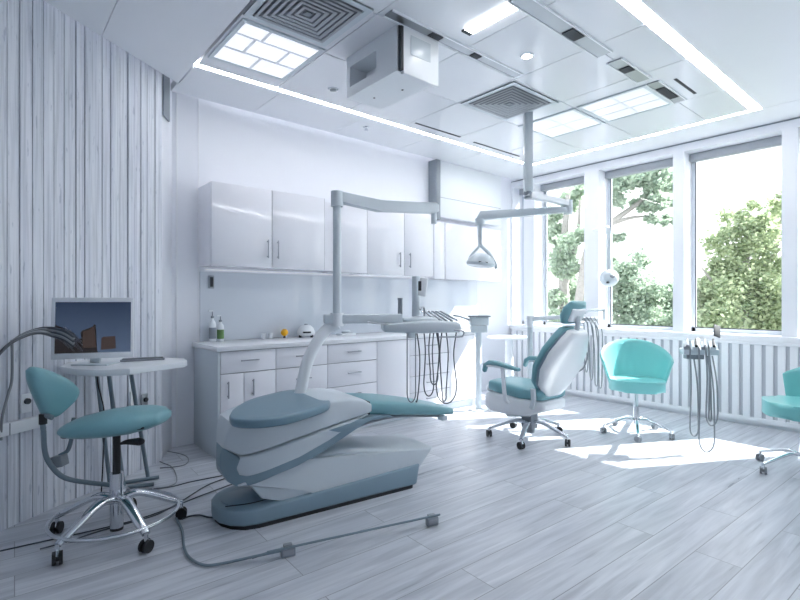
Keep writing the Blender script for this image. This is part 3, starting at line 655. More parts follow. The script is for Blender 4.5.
# ---- ceiling mounted surgical lamp
cl = thing('ceiling_lamp', 'grey ceiling pole with jointed arms carrying a small hanging treatment lamp', 'lamp', (3.964, 2.793, ZC))
c = V((3.964, 2.793, 0))
MB().rbox(-.038, .038, -.038, .038, 2.33, ZC-.013, .006, 2, Matrix.Translation(c) @ Rz).build('pole', 'white2', cl, True)
MB().cyl((c.x, c.y, 2.27), (c.x, c.y, 2.335), .035, .042).build('collar', 'grey', cl, True)
el = V((4.55, 2.72, 2.265)); dr = atD(480, 214, 5.05)
def bar(m_, A, B, hw, h0, h1, bev=.008):
    D_ = V(B)-V(A); Lb = math.hypot(D_.x, D_.y); Mq = Matrix.Translation((A[0], A[1], 0)) @ Matrix.Rotation(math.atan2(D_.y, D_.x), 4, 'Z')
    return m_.prism([(-.04, A[2]-h0*.6), (.03, A[2]-h0), (Lb*.5, (A[2]+B[2])/2-h0*.8), (Lb, B[2]-h1), (Lb+.03, B[2]-h1*.6), (Lb+.03, B[2]+h1*.6), (Lb, B[2]+h1), (0, A[2]+h0)], lambda p: Mq @ V((p[0], -hw, p[1])), lambda p: Mq @ V((p[0], hw, p[1])), bev, 3)
bar(MB(), (c.x, c.y, 2.31), (el.x, el.y, 2.285), .035, .03, .03).build('upper_arm', 'white', cl, True)
MB().cyl((el.x, el.y, 2.18), (el.x, el.y, 2.32), .045, n=20).build('elbow', 'white2', cl, True)
bar(MB(), (dr.x, dr.y, dr.z-.02), (el.x, el.y, 2.225), .04, .045, .03).build('lower_arm', 'white2', cl, True)
zz = atD(480, 246, 5.05).z
MB().cyl((dr.x, dr.y, dr.z-.11), (dr.x, dr.y, dr.z-.05), .045, .05).cyl((dr.x, dr.y, zz), (dr.x, dr.y, dr.z-.09), .018, .03).build('drop_tube', 'white2', cl, True)
hd = atD(481, 262, 5.05)
Mh = Matrix.Translation(hd) @ Rz @ Matrix.Rotation(.12, 4, 'Y')
MB().lathe([(.11, -.05), (.142, -.04), (.15, -.015), (.132, .03), (.095, .065), (.05, .085), (.02, .09)], (0, 0, 0), 32, Mh).build('lamp_head', 'white2', cl, True)
MB().lathe([(.105, -.048), (.09, -.052), (.01, -.052)], (0, 0, 0), 32, Mh).build('lens', 'steel', cl, True)
MB().rbox(-.045, .045, -.146, -.12, -.018, -.006, .003, 2, Mh).build('lens_slot', 'dark', cl, True)
Y = Matrix.Translation(hd) @ Rz
MB().tube([Y @ V((-.13, 0, .0)), Y @ V((-.10, 0, .07)), Y @ V((-.01, 0, zz-hd.z))], .014, smooth=3).tube([Y @ V((.0, 0, zz-hd.z)), Y @ V((.08, 0, .09)), Y @ V((.14, 0, .0)), Y @ V((.16, 0, -.07))], .018, smooth=3).ball(Y @ V((0, 0, zz-hd.z)), .02).build('yoke', 'white2', cl, True)

# ================================================================== TREATMENT CHAIR (middle)
def caster(parent, x, y, r=.028, m='black', ang=0):
    c_ = MB(); 
    R_ = Matrix.Translation((x, y, 0)) @ Matrix.Rotation(ang, 4, 'Z')
    for s_ in (-1, 1): 
        c_.cyl(R_ @ V((0, s_*.007, r)), R_ @ V((0, s_*.022, r)), r, n=18)
    c_.cyl(R_ @ V((0, -.008, r)), R_ @ V((0, .008, r)), r*.5, n=12)
    o = c_.build('caster', m, parent)
    h_ = MB().tube([R_ @ V((-.012, 0, r*1.2)), R_ @ V((.004, 0, r*2.15)), R_ @ V((.026, 0, r*1.5))], .0075, flat=((0, 1, 0), 1.2, .7)).build('caster_hood', 'chrome', parent)
def star(t, R0, zh, ze, phase, m='chrome', r=.028, w=.02, cm='black'):
    for k in range(5):
        a = phase+2*PI*k/5; dx, dy = math.cos(a), math.sin(a)
        l = MB().tube([(dx*.03, dy*.03, zh), (dx*R0*.35, dy*R0*.35, zh+.005), (dx*R0*.8, dy*R0*.8, (zh+ze*2)/3), (dx*R0, dy*R0, ze)], lambda q: w*(1-.35*q), n=14, flat=((-dy, dx, 0), 1, .62, .8)).build('leg', m, t)
        MB().cyl((dx*R0, dy*R0, r*1.9), (dx*R0, dy*R0, ze+.006), .011).build('caster_stem', m, l)
        caster(l, dx*R0, dy*R0, r, cm, ang=a+.9+k)
CH = Frame(3.905, 2.735, math.radians(87))
tc = thing('treatment_chair', 'treatment chair with white shell back, teal cushions and five castors in the sun', 'dental chair', CH.o, CH.a)
star(tc, .375, .16, .085, math.radians(204-87), r=.032, w=.03)
MB().rbox(-.06, .06, -.05, .05, .10, .34, .01).cyl((0, 0, .06), (0, 0, .16), .05).build('column', 'grey', tc)
MB().prism([(-.05, .22), (.22, .17), (.26, .24), (.05, .38), (-.1, .38)], lambda p: V((p[0], -.07, p[1])), lambda p: V((p[0], .07, p[1])), .01).build('strut', 'white2', tc)
MB().loft([((u, 0, z), (0, w, 0), (0, 0, h)) for u, z, w, h in ((-.26, .36, .17, .05), (-.1, .335, .23, .085), (.1, .33, .25, .10), (.27, .325, .24, .10), (.33, .33, .235, .09))], ex=.36).build('under_shell', 'white', tc)
MB().loft([((u, 0, z), (0, w, 0), (0, 0, h)) for u, z, w, h in ((-.24, .455, .20, .05), (-.05, .46, .235, .062), (.18, .47, .235, .06), (.31, .478, .215, .055))], ex=.42).build('seat_cushion', 'teal', tc)
MB().loft([((.355, 0, .44), (0, .19, 0), (0, 0, .045)), ((.385, 0, .435), (0, .17, 0), (0, 0, .04))], ex=.6).build('seat_front_cap', 'white', tc)
# back (profile leans away from the facing direction)
def leanvec(a): return V((-math.sin(a), 0, math.cos(a))), V((math.cos(a), 0, math.sin(a)))
bp0 = [(-.18, .50, .13), (-.21, .58, .23), (-.28, .73, .30), (-.35, .88, .27), (-.41, 1.0, .19), (-.43, 1.045, .14)]
def backsec(off, wk, th):
    out = []
    for i, (u, z, w) in enumerate(bp0):
        a, b = bp0[max(i-1, 0)], bp0[min(i+1, len(bp0)-1)]; t_ = V((b[0]-a[0], 0, b[1]-a[1])).normalized(); n_ = V((t_.z, 0, -t_.x))
        out.append((V((u, 0, z))+n_*off, V((0, w*wk, 0)), n_*th))
    return out
MB().loft(backsec(0, 1, .045), ex=.65).build('back_cushion', 'teal', tc)
MB().loft(backsec(-.075, .97, .05), ex=.65).build('back_shell', 'white', tc)
MB().loft(backsec(-.045, 1.015, .012)[0:], ex=.65).build('back_piping', 'bluegrey', tc)
# headrest and its bracket
hr = V((-.46, 0, 1.19)); n_ = V((.87, 0, .5)); tt = V((-.5, 0, .87))
MB().loft([(hr-tt*.085, (0, .11, 0), n_*.03), (hr-tt*.03, (0, .15, 0), n_*.05), (hr+tt*.04, (0, .15, 0), n_*.05), (hr+tt*.095, (0, .12, 0), n_*.03)], ex=.85).build('headrest_cushion', 'teal', tc)
MB().loft([(hr-tt*.05-n_*.045, (0, .09, 0), n_*.02), (hr+tt*.05-n_*.04, (0, .10, 0), n_*.02)], ex=.8).build('headrest_shell', 'white', tc)
MB().tube([(-.48, 0, 1.0), (-.51, 0, 1.09), (-.51, 0, 1.16)], .022).build('headrest_post', 'white2', tc)
for s_ in (1, -1):
    MB().loft([((-.12, s_*.31, .685), (0, .03, 0), (0, 0, .016)), ((.1, s_*.31, .715), (0, .035, 0), (0, 0, .022)), ((.22, s_*.30, .715), (0, .035, 0), (0, 0, .022)), ((.275, s_*.30, .68), (0, .03, 0), (.012, 0, .022)), ((.29, s_*.30, .63), (0, .025, 0), (.015, 0, .01))], ex=.8, n=20).build('armrest', 'teal', tc)
    MB().tube([(.02, s_*.27, .36), (.035, s_*.305, .42), (.06, s_*.31, .69)], .02, flat=((1, 0, 0), 1.1, .6, .7)).rbox(-.1, .24, s_*.31-.022, s_*.31+.022, .675, .69, .004).build('armrest_support', 'white', tc)
MB().tube([(-.18, .2, .34), (-.22, .225, .42), (-.22, .235, .52)], .022, flat=((1, 0, 0), 1.1, .7, .7)).build('back_hinge', 'white2', tc)
MB().tube([(-.3, -.24, .62), (-.39, -.27, .68), (-.43, -.27, .8), (-.41, -.25, .86)], .007).build('side_grip', 'hose', tc)

# ---- instrument arm stand behind that chair
DI = 5.25
isd = thing('instrument_stand', 'white instrument arm stand with dangling hoses behind the treatment chair headrest', 'stand', (*atD(530, 400, DI).xy, 0))
b0 = atD(530, 318, DI)
MB().lathe([(.14, 0), (.14, .015), (.04, .03)]).build('foot', 'white2', isd)
MB().cyl((b0.x, b0.y, .02), (b0.x, b0.y, b0.z-.06), .03).build('post', 'white2', isd, True)
MB().cyl((b0.x, b0.y, b0.z-.1), (b0.x, b0.y, b0.z+.02), .036).build('joint', 'white', isd, True)
e0 = atD(584, 316, DI-.1)
bar(MB(), (b0.x, b0.y, b0.z-.01), (e0.x, e0.y, e0.z), .03, .025, .022).build('arm', 'white', isd, True)
e1 = atD(604, 310, DI-.15)
MB().tube([e0, atD(588, 311, DI-.1), e1, e1], .014, smooth=3).cyl(e1, e1-V((0, 0, .11)), .012).build('head_arm', 'white2', isd, True)
MB().rbox(-.1, .1, -.04, .04, -.02, .02, .008, 2, Matrix.Translation(atD(587, 319, DI-.15)) @ Rz).build('holder', 'white', isd, True)
for k, (px, pe, yb) in enumerate(((583, 588, 372), (586.5, 593, 380), (590, 598, 386), (594, 602, 388))):
    A = atD(px, 317, DI-.2); 
    MB().tube([A, atD(px+4, 323, DI-.22), atD(pe, 331, DI-.22), atD(pe+.3, 352, DI-.22), atD(pe-.2, yb-6, DI-.2), atD(pe-1.5, yb, DI-.18), atD(pe-3, yb-6, DI-.14), atD(pe-3.6, 350, DI-.1), atD(px+1, 322, DI-.08)], .006, 8).build('hose', 'hose', isd, True)

# ---- second hanging lamp at the window
g0 = onX(609, 278, 5.93)
hl = thing('window_lamp', 'round white camera-like lamp hanging by the window pillar', 'lamp', (g0.x, g0.y, 1.9))
zt = onX(609, 226, 5.93).z
MB().tube([(g0.x, g0.y, zt-.03), (g0.x+.01, g0.y+.02, zt), (XW-.001, 3.28, zt)], .012, smooth=0).build('bracket', 'white', hl, True)
MB().cyl((g0.x, g0.y, g0.z+.08), (g0.x, g0.y, zt-.03), .034, .022, 16).cyl((g0.x, g0.y, zt-.09), (g0.x, g0.y, zt-.02), .036, .036, 16).build('neck', 'white2', hl, True)
MB().ball(g0, .115, 1, 1, .95, 28).build('head', 'white2', hl, True)
MB().ball(g0-FW*.088+V((0, 0, .015)), .04, 1, 1, .7).build('lens', 'grey', hl, True)
MB().ball(g0-FW*.088-RT*.052-V((0, 0, .058)), .02, 1, 1, .6).build('small_lens', 'dark', hl, True)

# ================================================================== OFFICE CHAIRS
def shell_chair(label, x, y, rz, ph_):
    t = thing('swivel_chair', label, 'chair', (x, y, 0), rz, 'turquoise swivel chairs')
    star(t, .31, .14, .075, ph_-rz, r=.027, w=.02, cm='hose')
    MB().cyl((0, 0, .1), (0, 0, .27), .03, .026).build('gas_lift_sleeve', 'chrome', t)
    MB().cyl((0, 0, .27), (0, 0, .40), .018).build('gas_lift', 'white2', t)
    MB().cyl((0, 0, .395), (0, 0, .43), .04, .05).build('mount', 'black', t)
    MB().tube([(0, .02, .41), (-.02, .12, .40), (-.02, .14, .385)], .007).build('lever', 'black', t)
    # cushion
    P = []
    for i in range(40):
        a = 2*PI*i/40; se = lambda q, e_: math.copysign(abs(q)**e_, q)
        P.append((.235*se(math.cos(a), .75)+.01, .245*se(math.sin(a), .75)))
    MB().prism(P, lambda p: V((p[0], p[1], .43)), lambda p: V((p[0], p[1], .535)), .032, 5).build('seat_cushion', 'teal2', t)
    # wrap-round shell
    A = math.radians(102); na, nt_ = 40, 10; th = .028
    def pt(i, j, off):
        f = -1+2*i/na; a = PI+f*A; s_ = j/nt_
        htop = .70+.185*max(0, math.cos(f*PI/2))**1.1
        zb_ = .455+.0*abs(f)
        z_ = zb_+(htop-zb_)*s_
        flare = (.098*s_**.8)*(1-.12*abs(f)**4)
        r_ = .215+flare+off*(1-0*s_)
        return V((r_*math.cos(a)*1.0+.0-.03*s_*(1-abs(f)), r_*math.sin(a)*1.02, z_))
    m_ = MB(); rings = []
    for i in range(na+1):
        w_ = th*.5*(1 if 0 < i < na else .4)
        ring = [pt(i, j, -w_) for j in range(nt_+1)]
        topm = pt(i, nt_, 0)+V((0, 0, w_*.9)); ring.append(topm)
        ring += [pt(i, j, w_) for j in range(nt_, -1, -1)]
        rings.append(ring)
    m_.quads(rings); m_.build('shell', 'teal2', t, ang=70)
    return t
shell_chair('turquoise bucket swivel chair standing in the sun patch before the windows', 4.835, 2.16, math.radians(213), math.radians(207))
q = atD(803, 300, 3.68); kk = onZ(754, 474, 0)
sc2 = shell_chair('turquoise swivel chair cut off by the right picture edge', q.x, q.y, math.radians(113), math.atan2(kk.y-q.y, kk.x-q.x))

# ---- wall instrument dock with long hoses
DK = 4.2
dk = thing('instrument_dock', 'grey instrument dock with long looping hoses, on an arm from the window wall', 'instrument dock', (*atD(702, 350, DK).xy, 0))
FD = Frame(*atD(702, 350, DK).xy, YAW-PI/2-.15); zd = atD(702, 349, DK).z
MB().rbox(-.15, .13, -.02, .10, zd-.05, zd+.0, .008, 2, FD.M).build('body', 'white2', dk, True)
MB().rbox(-.12, .02, .0, .08, zd-.09, zd-.05, .006, 2, FD.M).build('lower_block', 'grey', dk, True)
wl = V((XW-.061, 0, 0)); cD = FD.M @ V((0, .08, zd-.02)); wl = V((XW-.061, cD.y+(XW-cD.x)*.32, zd-.02))
MB().tube([cD, (cD+wl)/2, wl], .022, smooth=0, flat=((0, 0, 1), 1, 1, .6)).build('wall_arm', 'white', dk, True)
for k, u in enumerate((-.125, -.055, .015, .085)):
    def sf(du): return lambda p: FD.M @ V((u+du+p[0]*.35, p[0], zd+p[1]))
    MB().prism([(-.06, -.002), (.13, .035), (.13, .06), (-.06, .024)], sf(-.024), sf(.024), .004).build('holder', 'white2' if k % 2 else 'steel', dk, True)
    A = FD.M @ V((u-.02, -.07, zd+.03)); B = FD.M @ V((u+.06, .13, zd+.075))
    MB().cyl(A, B, .011, .008, 12).build('handpiece', 'black' if k % 2 else 'handle', dk, True)
TB = Matrix.Translation(atD(717, 330, DK+.12)) @ Rz @ Matrix.Rotation(.35, 4, 'Y') @ Matrix.Rotation(-.5, 4, 'X')
MB().rbox(-.03, .03, -.006, .006, -.07, .05, .004, 2, TB).build('mini_display', 'dark', dk, True)
for u0, u1, yb in ((-.125, -.06, 435), (-.055, .065, 450), (.0, .09, 424), (.03, .05, 420)):
    zb = atD(700, yb, DK).z+.006; v = -.075+.02*(u0 > 0)
    pts = [FD.M @ V((u0-.0, -.05, zd+.035)), FD.M @ V((u0, v, zd+.01))]+uloop(FD, u0, u1, v, zd-.04, zd-.08, max(zb, .012), .008)
    MB().tube(pts[:-1]+[FD.M @ V((u1, .02, zd-.06))], .0065, 8, smooth=5).build('hose', 'hose', dk, True)

# ================================================================== ROUND TABLE in the corner
rt = thing('round_table', 'small round white pedestal table in the sunny window corner', 'table', (5.42, 4.12, 0))
MB().lathe([(.285, .78), (.295, .785), (.295, .80), (.285, .805)]).build('tabletop', 'white', rt)
MB().cyl((0, 0, .02), (0, 0, .78), .065, .05, 24).build('pedestal', 'white', rt)
MB().lathe([(.2, 0), (.2, .012), (.06, .03)]).build('foot', 'white', rt)
tag(MB().rbox(-.07, .07, -.05, .05, 0, .008, .002, 2, Matrix.Translation((5.37, 4.1, .806)) @ Matrix.Rotation(.5, 4, 'Z')).build('booklet', 'white2'), 'thin pale booklet lying on the round corner table', 'booklet')

# ================================================================== LEFT: DESK, MONITOR, STOOL
ZD = .90
dsk = thing('wall_desk', 'small white wall desk on slanting grey legs under the monitor', 'desk', onZ(120, 364, ZD)*1)
dsk.location.z = 0
out = [onZ(x, y, ZD) for x, y in ((60, 366.5), (76, 369), (100, 370), (130, 368.5), (160, 364.5), (184, 361.5), (187, 360), (184, 358.2), (160, 357.3), (110, 356.8), (88, 358.5), (66, 363))]
MB().prism([(p.x, p.y) for p in out], lambda p: V((p[0], p[1], ZD-.038)), lambda p: V((p[0], p[1], ZD)), .004).build('tabletop', 'white', dsk, True)
def leg(A, B, m='bracket', r=.013): MB().cyl(A, B, r, n=12).build('leg', m, dsk, True)
t1 = onZ(108, 368, ZD-.04); t2 = onZ(130, 367, ZD-.04)
f1 = onZ(124, 487, .02); f2 = onZ(148, 476, .02); f3 = onZ(110, 484, .02)
leg(V((t1.x, t1.y, ZD-.039)), V((f1.x, f1.y, .012))); leg(V((t2.x, t2.y, ZD-.039)), V((f2.x, f2.y, .012)))
t3 = onZ(96, 366, ZD-.04); leg(V((t3.x, t3.y, ZD-.039)), V((f3.x, f3.y, .012)))
MB().cyl(V((f3.x, f3.y, .014)), onZ(159, 477, .014), .013, n=12).cyl(V((f1.x, f1.y, .014)), onZ(154, 484, .014), .013, n=12).build('foot_bar', 'bracket', dsk, True)

# monitor
mo = thing('monitor', 'white framed computer monitor on the wall desk showing dark towers against blue sky', 'monitor', onZ(96, 362, ZD))
DMl, DMr = 2.98, 3.12
tl = atD(49.5, 297, DMl); bl_ = atD(53, 362.5, DMl-.03); tr = atD(132, 298.5, DMr); brc = atD(134.5, 354.5, DMr-.03)
ex = (tr-tl); ex.z = 0; W_ = ex.length; ex.normalize(); ey = (tl-bl_); H_ = .5*(ey.length+(tr-brc).length); ey = (V((0, 0, 1))+FW*.06); ey = (ey-ex*ey.dot(ex)).normalized(); ez = ex.cross(ey)  # ez towards camera?
if ez.dot(FW) > 0: ez = -ez
org = (tl+tr+bl_+brc)/4
MM = Matrix(((ex.x, ey.x, ez.x, org.x), (ex.y, ey.y, ez.y, org.y), (ex.z, ey.z, ez.z, org.z), (0, 0, 0, 1)))
w2, h2 = W_/2, H_/2
MB().rbox(-w2, w2, -h2, h2, -.02, 0, .005, 2, MM).build('casing', 'white', mo, True)
MB().box(-w2+.022, w2-.016, -h2+.036, h2-.028, .0005, .0015, MM).build('screen', 'screen', mo, True)
sx0, sx1, sy0, sy1 = -w2+.022, w2-.016, -h2+.036, h2-.028
def S(a, b): return (sx0+(sx1-sx0)*a, sy0+(sy1-sy0)*b)
def pic(poly, m, z=.002):
    MB().prism([S(*p) for p in poly], lambda p: MM @ V((p[0], p[1], z-.0004)), lambda p: MM @ V((p[0], p[1], z))).build('screen_image', m, mo, True)
pic([(.0, .0), (.56, .0), (.55, .05), (.53, .54), (.50, .56), (.49, .52), (.43, .48), (.35, .44), (.33, .40), (.34, .30), (.3, .22), (.22, .35), (.1, .5), (0, .56)], 'picdark')
pic([(.36, .1), (.54, .1), (.51, .52), (.44, .46), (.36, .42)], 'picbrown', .0025)
pic([(.6, .05), (.8, .07), (.79, .32), (.63, .31), (.605, .28)], 'picbrown', .0025)
m = MB()
for k in range(26):
    a, b = random.uniform(.01, .2), random.uniform(.3, .52); l_ = random.uniform(.1, .2)
    p0 = MM @ V((*S(a, b), .003)); p1 = MM @ V((*S(min(a+l_, .36), max(b-l_*random.uniform(.9, 2.2), .04)), .003))
    m.cyl(p0, p1, .0022, n=5)
m.build('screen_image', mat('screen_glint', srgb(70, 72, 80), .3, emit=srgb(96, 100, 112), estr=.05), mo, True)
nk = MM @ V((0.01, -h2-.0, -.02)); nf = onZ(98, 361.5, ZD)
MB().rbox(-.03, .03, -.008, .008, ZD+.008, nk.z+.08, .003, 2, Matrix.Translation((nk.x, nk.y, 0)) @ Rz).build('neck', 'white2', mo, True)
MB().rbox(-.11, .11, -.07, .07, ZD+.0008, ZD+.01, .004, 2, Matrix.Translation((nk.x, nk.y-.01, 0)) @ Rz).build('stand_base', 'white2', mo, True)
kb = onZ(143, 360.3, ZD)
t = thing('keyboard', 'thin grey keyboard lying on the right of the wall desk', 'keyboard', (kb.x, kb.y, ZD+.001), YAW-PI/2+.45)
MB().rbox(-.13, .13, -.045, .045, 0, .012, .004).build('case', 'handle', t); MB().rbox(-.12, .12, -.037, .037, .012, .015, .001).build('keys', 'cable', t)

# stool
ST = Frame(.555, 3.10, YAW-PI/2)
st = thing('stool', 'teal saddle stool with chrome five-castor base and round foot ring', 'stool', ST.o, ST.a)
ph = math.radians(211)-ST.a
star(st, .335, .20, .095, ph, r=.032, w=.034)
rp = [V((.315*math.cos(2*PI*i/48), .315*math.sin(2*PI*i/48), .115)) for i in range(49)]
MB().tube(rp, .010, n=10, smooth=0).build('foot_ring', 'chrome', st)
MB().cyl((0, 0, .04), (0, 0, .34), .034, n=24).build('outer_column', 'chrome', st)
MB().cyl((0, 0, .34), (0, 0, .56), .02, n=20).build('gas_lift', 'black', st)
MB().cyl((0, 0, .025), (0, 0, .041), .034, n=20).build('column_tip', 'black', st)
MB().tube([(.02, 0, .50), (.06, 0, .51), (.13, 0, .512)], lambda q: .008+.02*q, n=12, flat=((0, 1, 0), .8, .8)).ball((.125, 0, .513), .026, 1.2, .8, .8).build('lever', 'black', st)
# saddle seat
m = MB(); secs = []
for u, w, zc_, h in ((-.25, .11, .580, .034), (-.20, .17, .590, .048), (-.1, .21, .604, .06), (.02, .22, .618, .066), (.13, .205, .628, .062), (.21, .16, .636, .05), (.25, .10, .640, .038)):
    secs.append(((u, 0, zc_+.01), (0, w, 0), (0, 0, h)))
m.loft(secs, n=36, ex=.85).build('seat', 'teal', st)
MB().loft([((u, 0, z-.02), (0, w*.93, 0), (0, 0, .022)) for (u, _, z), (_, w, _), _ in secs[1:-1]], n=36, ex=.85).build('seat_piping', 'black', st)
# backrest
DBk = 2.62
bc = []
for (x0, y0), (x1, y1), w in (((24, 368), (38, 365), .10), ((29, 380), (62, 372), .13), ((34, 392), (79, 385), .15), ((38, 404), (77, 396), .13), ((41, 415), (55, 412), .08)):
    pass
mb = MB(); Bo = atD(48, 390, DBk)
# pad facing mostly to the seat, seen three-quarter: width axis slants away
wa = (RT*.45+FW*.89).normalized(); na_ = (RT*.89-FW*.45).normalized(); ua = (V((0, 0, 1))-na_*.30).normalized()
nb = (na_-V((0, 0, .12))).normalized()
def onP(px, py, p0, n0):
    r_ = ray(px, py); return V((0, 0, EYE))+r_*((p0-V((0, 0, EYE))).dot(n0)/r_.dot(n0))
pad = [onP(x, y, Bo, nb) for x, y in ((27, 371), (33, 367), (45, 369), (62, 376), (74, 384), (78, 391), (75, 399), (65, 409), (55, 416.5), (44, 416.5), (39, 408), (33, 395), (28, 382))]
mb.pillow(pad, nb, [(.5, -.040), (.8, -.038), (.93, -.031), (.99, -.018), (1.0, 0), (.985, .018), (.93, .031), (.8, .040), (.5, .043)]).build('backrest', 'teal', st, True, ang=60)
lo = Bo-ua*.15
pth = [atD(43, 416, 2.6), atD(43.5, 432, 2.6), atD(45, 452, 2.62), atD(50, 464, 2.64), atD(60, 475, 2.68), atD(72, 480, 2.72), atD(92, 483, 2.77), atD(111, 485, 2.80)]
MB().tube([lo, *pth, V((ST.o.x, ST.o.y, .26))], .013, 12, flat=((0, 0, 1), 1, 1)).build('back_bar', 'bracket', st, True)
MB().cyl(atD(43, 414, 2.6), atD(43, 424, 2.6), .019).build('bar_collar', 'black', st, True)
MB().rbox(-.035, .035, -.03, .03, -.03, .03, .006, 2, Matrix.Translation(atD(59, 461, 2.70)) @ Rz @ Matrix.Rotation(-.2, 4, 'Y')).build('clamp_block', 'grey', st, True)
MB().tube([atD(59, 456, 2.71), atD(68, 450, 2.74), atD(72, 435, 2.76), atD(72.5, 426, 2.77), atD(74, 418, 2.79)], .011, 10).build('second_bar', 'bracket', st, True)

# ---- wall trunking, sockets and hoses on the slatted wall
def onSlat(px, py, off=.0):
    n0 = nrm; p0 = SL0+n0*off; dr_ = ray(px, py); t_ = (p0-V((0, 0, EYE))).dot(n0)/dr_.dot(n0); return V((0, 0, EYE))+dr_*t_
def local(p): return ((p-SL0).dot(d), p.z)
a0 = local(onSlat(45, 413)); a1 = local(onSlat(45, 424))
tk = thing('wall_trunking', 'white cable trunking rail along the slatted wall behind the stool', 'trunking', onSlat(20, 418))
MB().rbox(a0[0]-2.2, a0[0], .006, .05, a1[1], a0[1], .004, 2, Ms).build('cover', 'white', tk, True)
MB().box(a0[0]-.25, a0[0]-.245, .05, .052, a1[1], a0[1], Ms).build('joint', 'grey', tk, True)
for px, py, lab in ((24, 403, 'small wall socket above the white trunking, behind the stool back'), (143, 401, 'small chrome wall socket right below the desk'), (131, 398, 'narrow white switch plate below the desk')):
    a = local(onSlat(px, py)); t = thing('wall_socket', lab, 'socket', onSlat(px, py)); nar = .022 if px == 131 else .03
    MB().rbox(a[0]-nar, a[0]+nar, .006, .02, a[1]-(.09 if px == 131 else .055), a[1]+(.05 if px == 131 else .055), .003, 2, Ms).build('plate', 'white' if px != 143 else 'steel', t, True)
    if px != 131: MB().cyl(Ms @ V((a[0], .02, a[1]+.012)), Ms @ V((a[0], .035, a[1]+.012)), .017, n=16).build('plug', 'dark', t, True)
def nearSlat(px, py, off): return onSlat(px, py, off)
hb = thing('hose_bundle', 'bundle of grey hoses arching in from the left to the monitor', 'hoses', onSlat(5, 345, .1))
for k in range(5):
    o_ = k*.9; f_ = .09+.018*k
    MB().tube([onSlat(-60, 420+o_*6, f_), onSlat(-25, 378+o_*2.5, f_), onSlat(2, 351-o_*1.4+k*1.2, f_), onSlat(20, 336+o_*.6, f_), onSlat(38, 329+o_*1.1, f_), atD(52, 328+o_*2.2, 2.88+.004*k), atD(64, 331+o_*2.4, 2.9+.004*k), atD(74, 337+o_*2.6, 2.93+.004*k)], .008+.0012*(k % 2), 8).build('hose', 'hose' if k % 2 else 'cable', hb, True)
tag(MB().tube([onSlat(12, 340, .05), onSlat(12, 378, .02), onSlat(8, 395, .02), onSlat(2, 418, .06), onSlat(1, 440, .03)], .007).build('cable', 'hose'), 'thick grey cable running down the slatted wall at the far left', 'cable')
tag(MB().tube([onZ(97, 367, ZD-.045), atD(98, 384, 3.12), atD(101, 396, 3.14), atD(104, 412, 3.16), atD(104, 440, 3.15), onZ(101, 500, .006)], .004).build('cable', 'black'), 'thin black cable hanging down from under the wall desk', 'cable')

# ---- floor cables and the clamp rail
def fl(px, py, z=.006): return onZ(px, py, z)
def fcable(pts, r, label, m='cable', z=None):
    z = z or r+.0008
    return tag(MB().tube([fl(x, y, z) for x, y in pts], r, 8).build('floor_cable', m), label, 'cable')
fcable([(-20, 556), (0, 551), (45, 541), (95, 530), (135, 520), (165, 510), (200, 496), (238, 482), (262, 474)], .004, 'thin dark cable crossing the floor from the left edge under the stool')
fcable([(40, 549), (70, 541), (100, 531), (150, 517), (168, 509), (185, 499), (210, 484), (240, 474), (268, 468)], .004, 'second thin dark cable curving under the stool towards the dental chair')
fcable([(126, 490), (150, 489), (170, 487), (190, 482), (215, 477), (250, 470)], .004, 'straight thin floor cable running behind the stool to the dental chair')
fcable([(182, 519), (190, 516), (200, 515), (208, 517), (219, 518)], .005, 'short cable entering the left end of the dental chair base')
fcable([(145, 444), (158, 460), (172, 467), (177, 480), (170, 486), (152, 489)], .004, 'looped grey cable on the floor at the foot of the slatted wall', 'hose')
fcable([(148, 449), (172, 452), (186, 456), (188, 462), (180, 466), (160, 468)], .004, 'small looped cable on the floor behind the desk', 'hose')
cr_ = thing('clamp_rail', 'thin metal floor rail with two grey clamp blocks in front of the dental chair', 'rail', onZ(290, 560, 0))
m = MB().tube([fl(176, 518, .012), fl(182, 530, .01), fl(184, 547, .01), fl(190, 558, .01), fl(204, 565, .01), fl(222, 563.5, .012), atD(252, 557, 2.42), atD(284, 550, 2.48)], .007, 10)
m.build('lead', 'bracket', cr_, True)
r0 = atD(280, 548.5, 2.50); r1 = atD(437, 515, 2.88)
r0.z = .052; r1.z = .052
r0 = onZ(284, 548.5, .052); r1 = onZ(440, 514.5, .052)
MB().tube([onZ(252, 558, .02), onZ(270, 552, .04), r0, r1], .006, 10, smooth=3).build('rod', 'bracket', cr_, True)
for px, py in ((288, 557), (432, 526)):
    o = onZ(px, py-1, .0); dirr = (r1-r0); an = math.atan2(dirr.y, dirr.x)
    Mc = Matrix.Translation((o.x, o.y, 0)) @ Matrix.Rotation(an, 4, 'Z')
    t_ = MB().rbox(-.036, .036, -.017, .017, .001, .046, .005, 2, Mc).rbox(-.022, .022, -.006, .02, .044, .06, .003, 2, Mc).build('clamp_block', 'grey', cr_, True)
    MB().rbox(-.028, .028, -.0195, -.0165, .012, .038, .001, 1, Mc).build('face_plate', 'handle', t_, True)

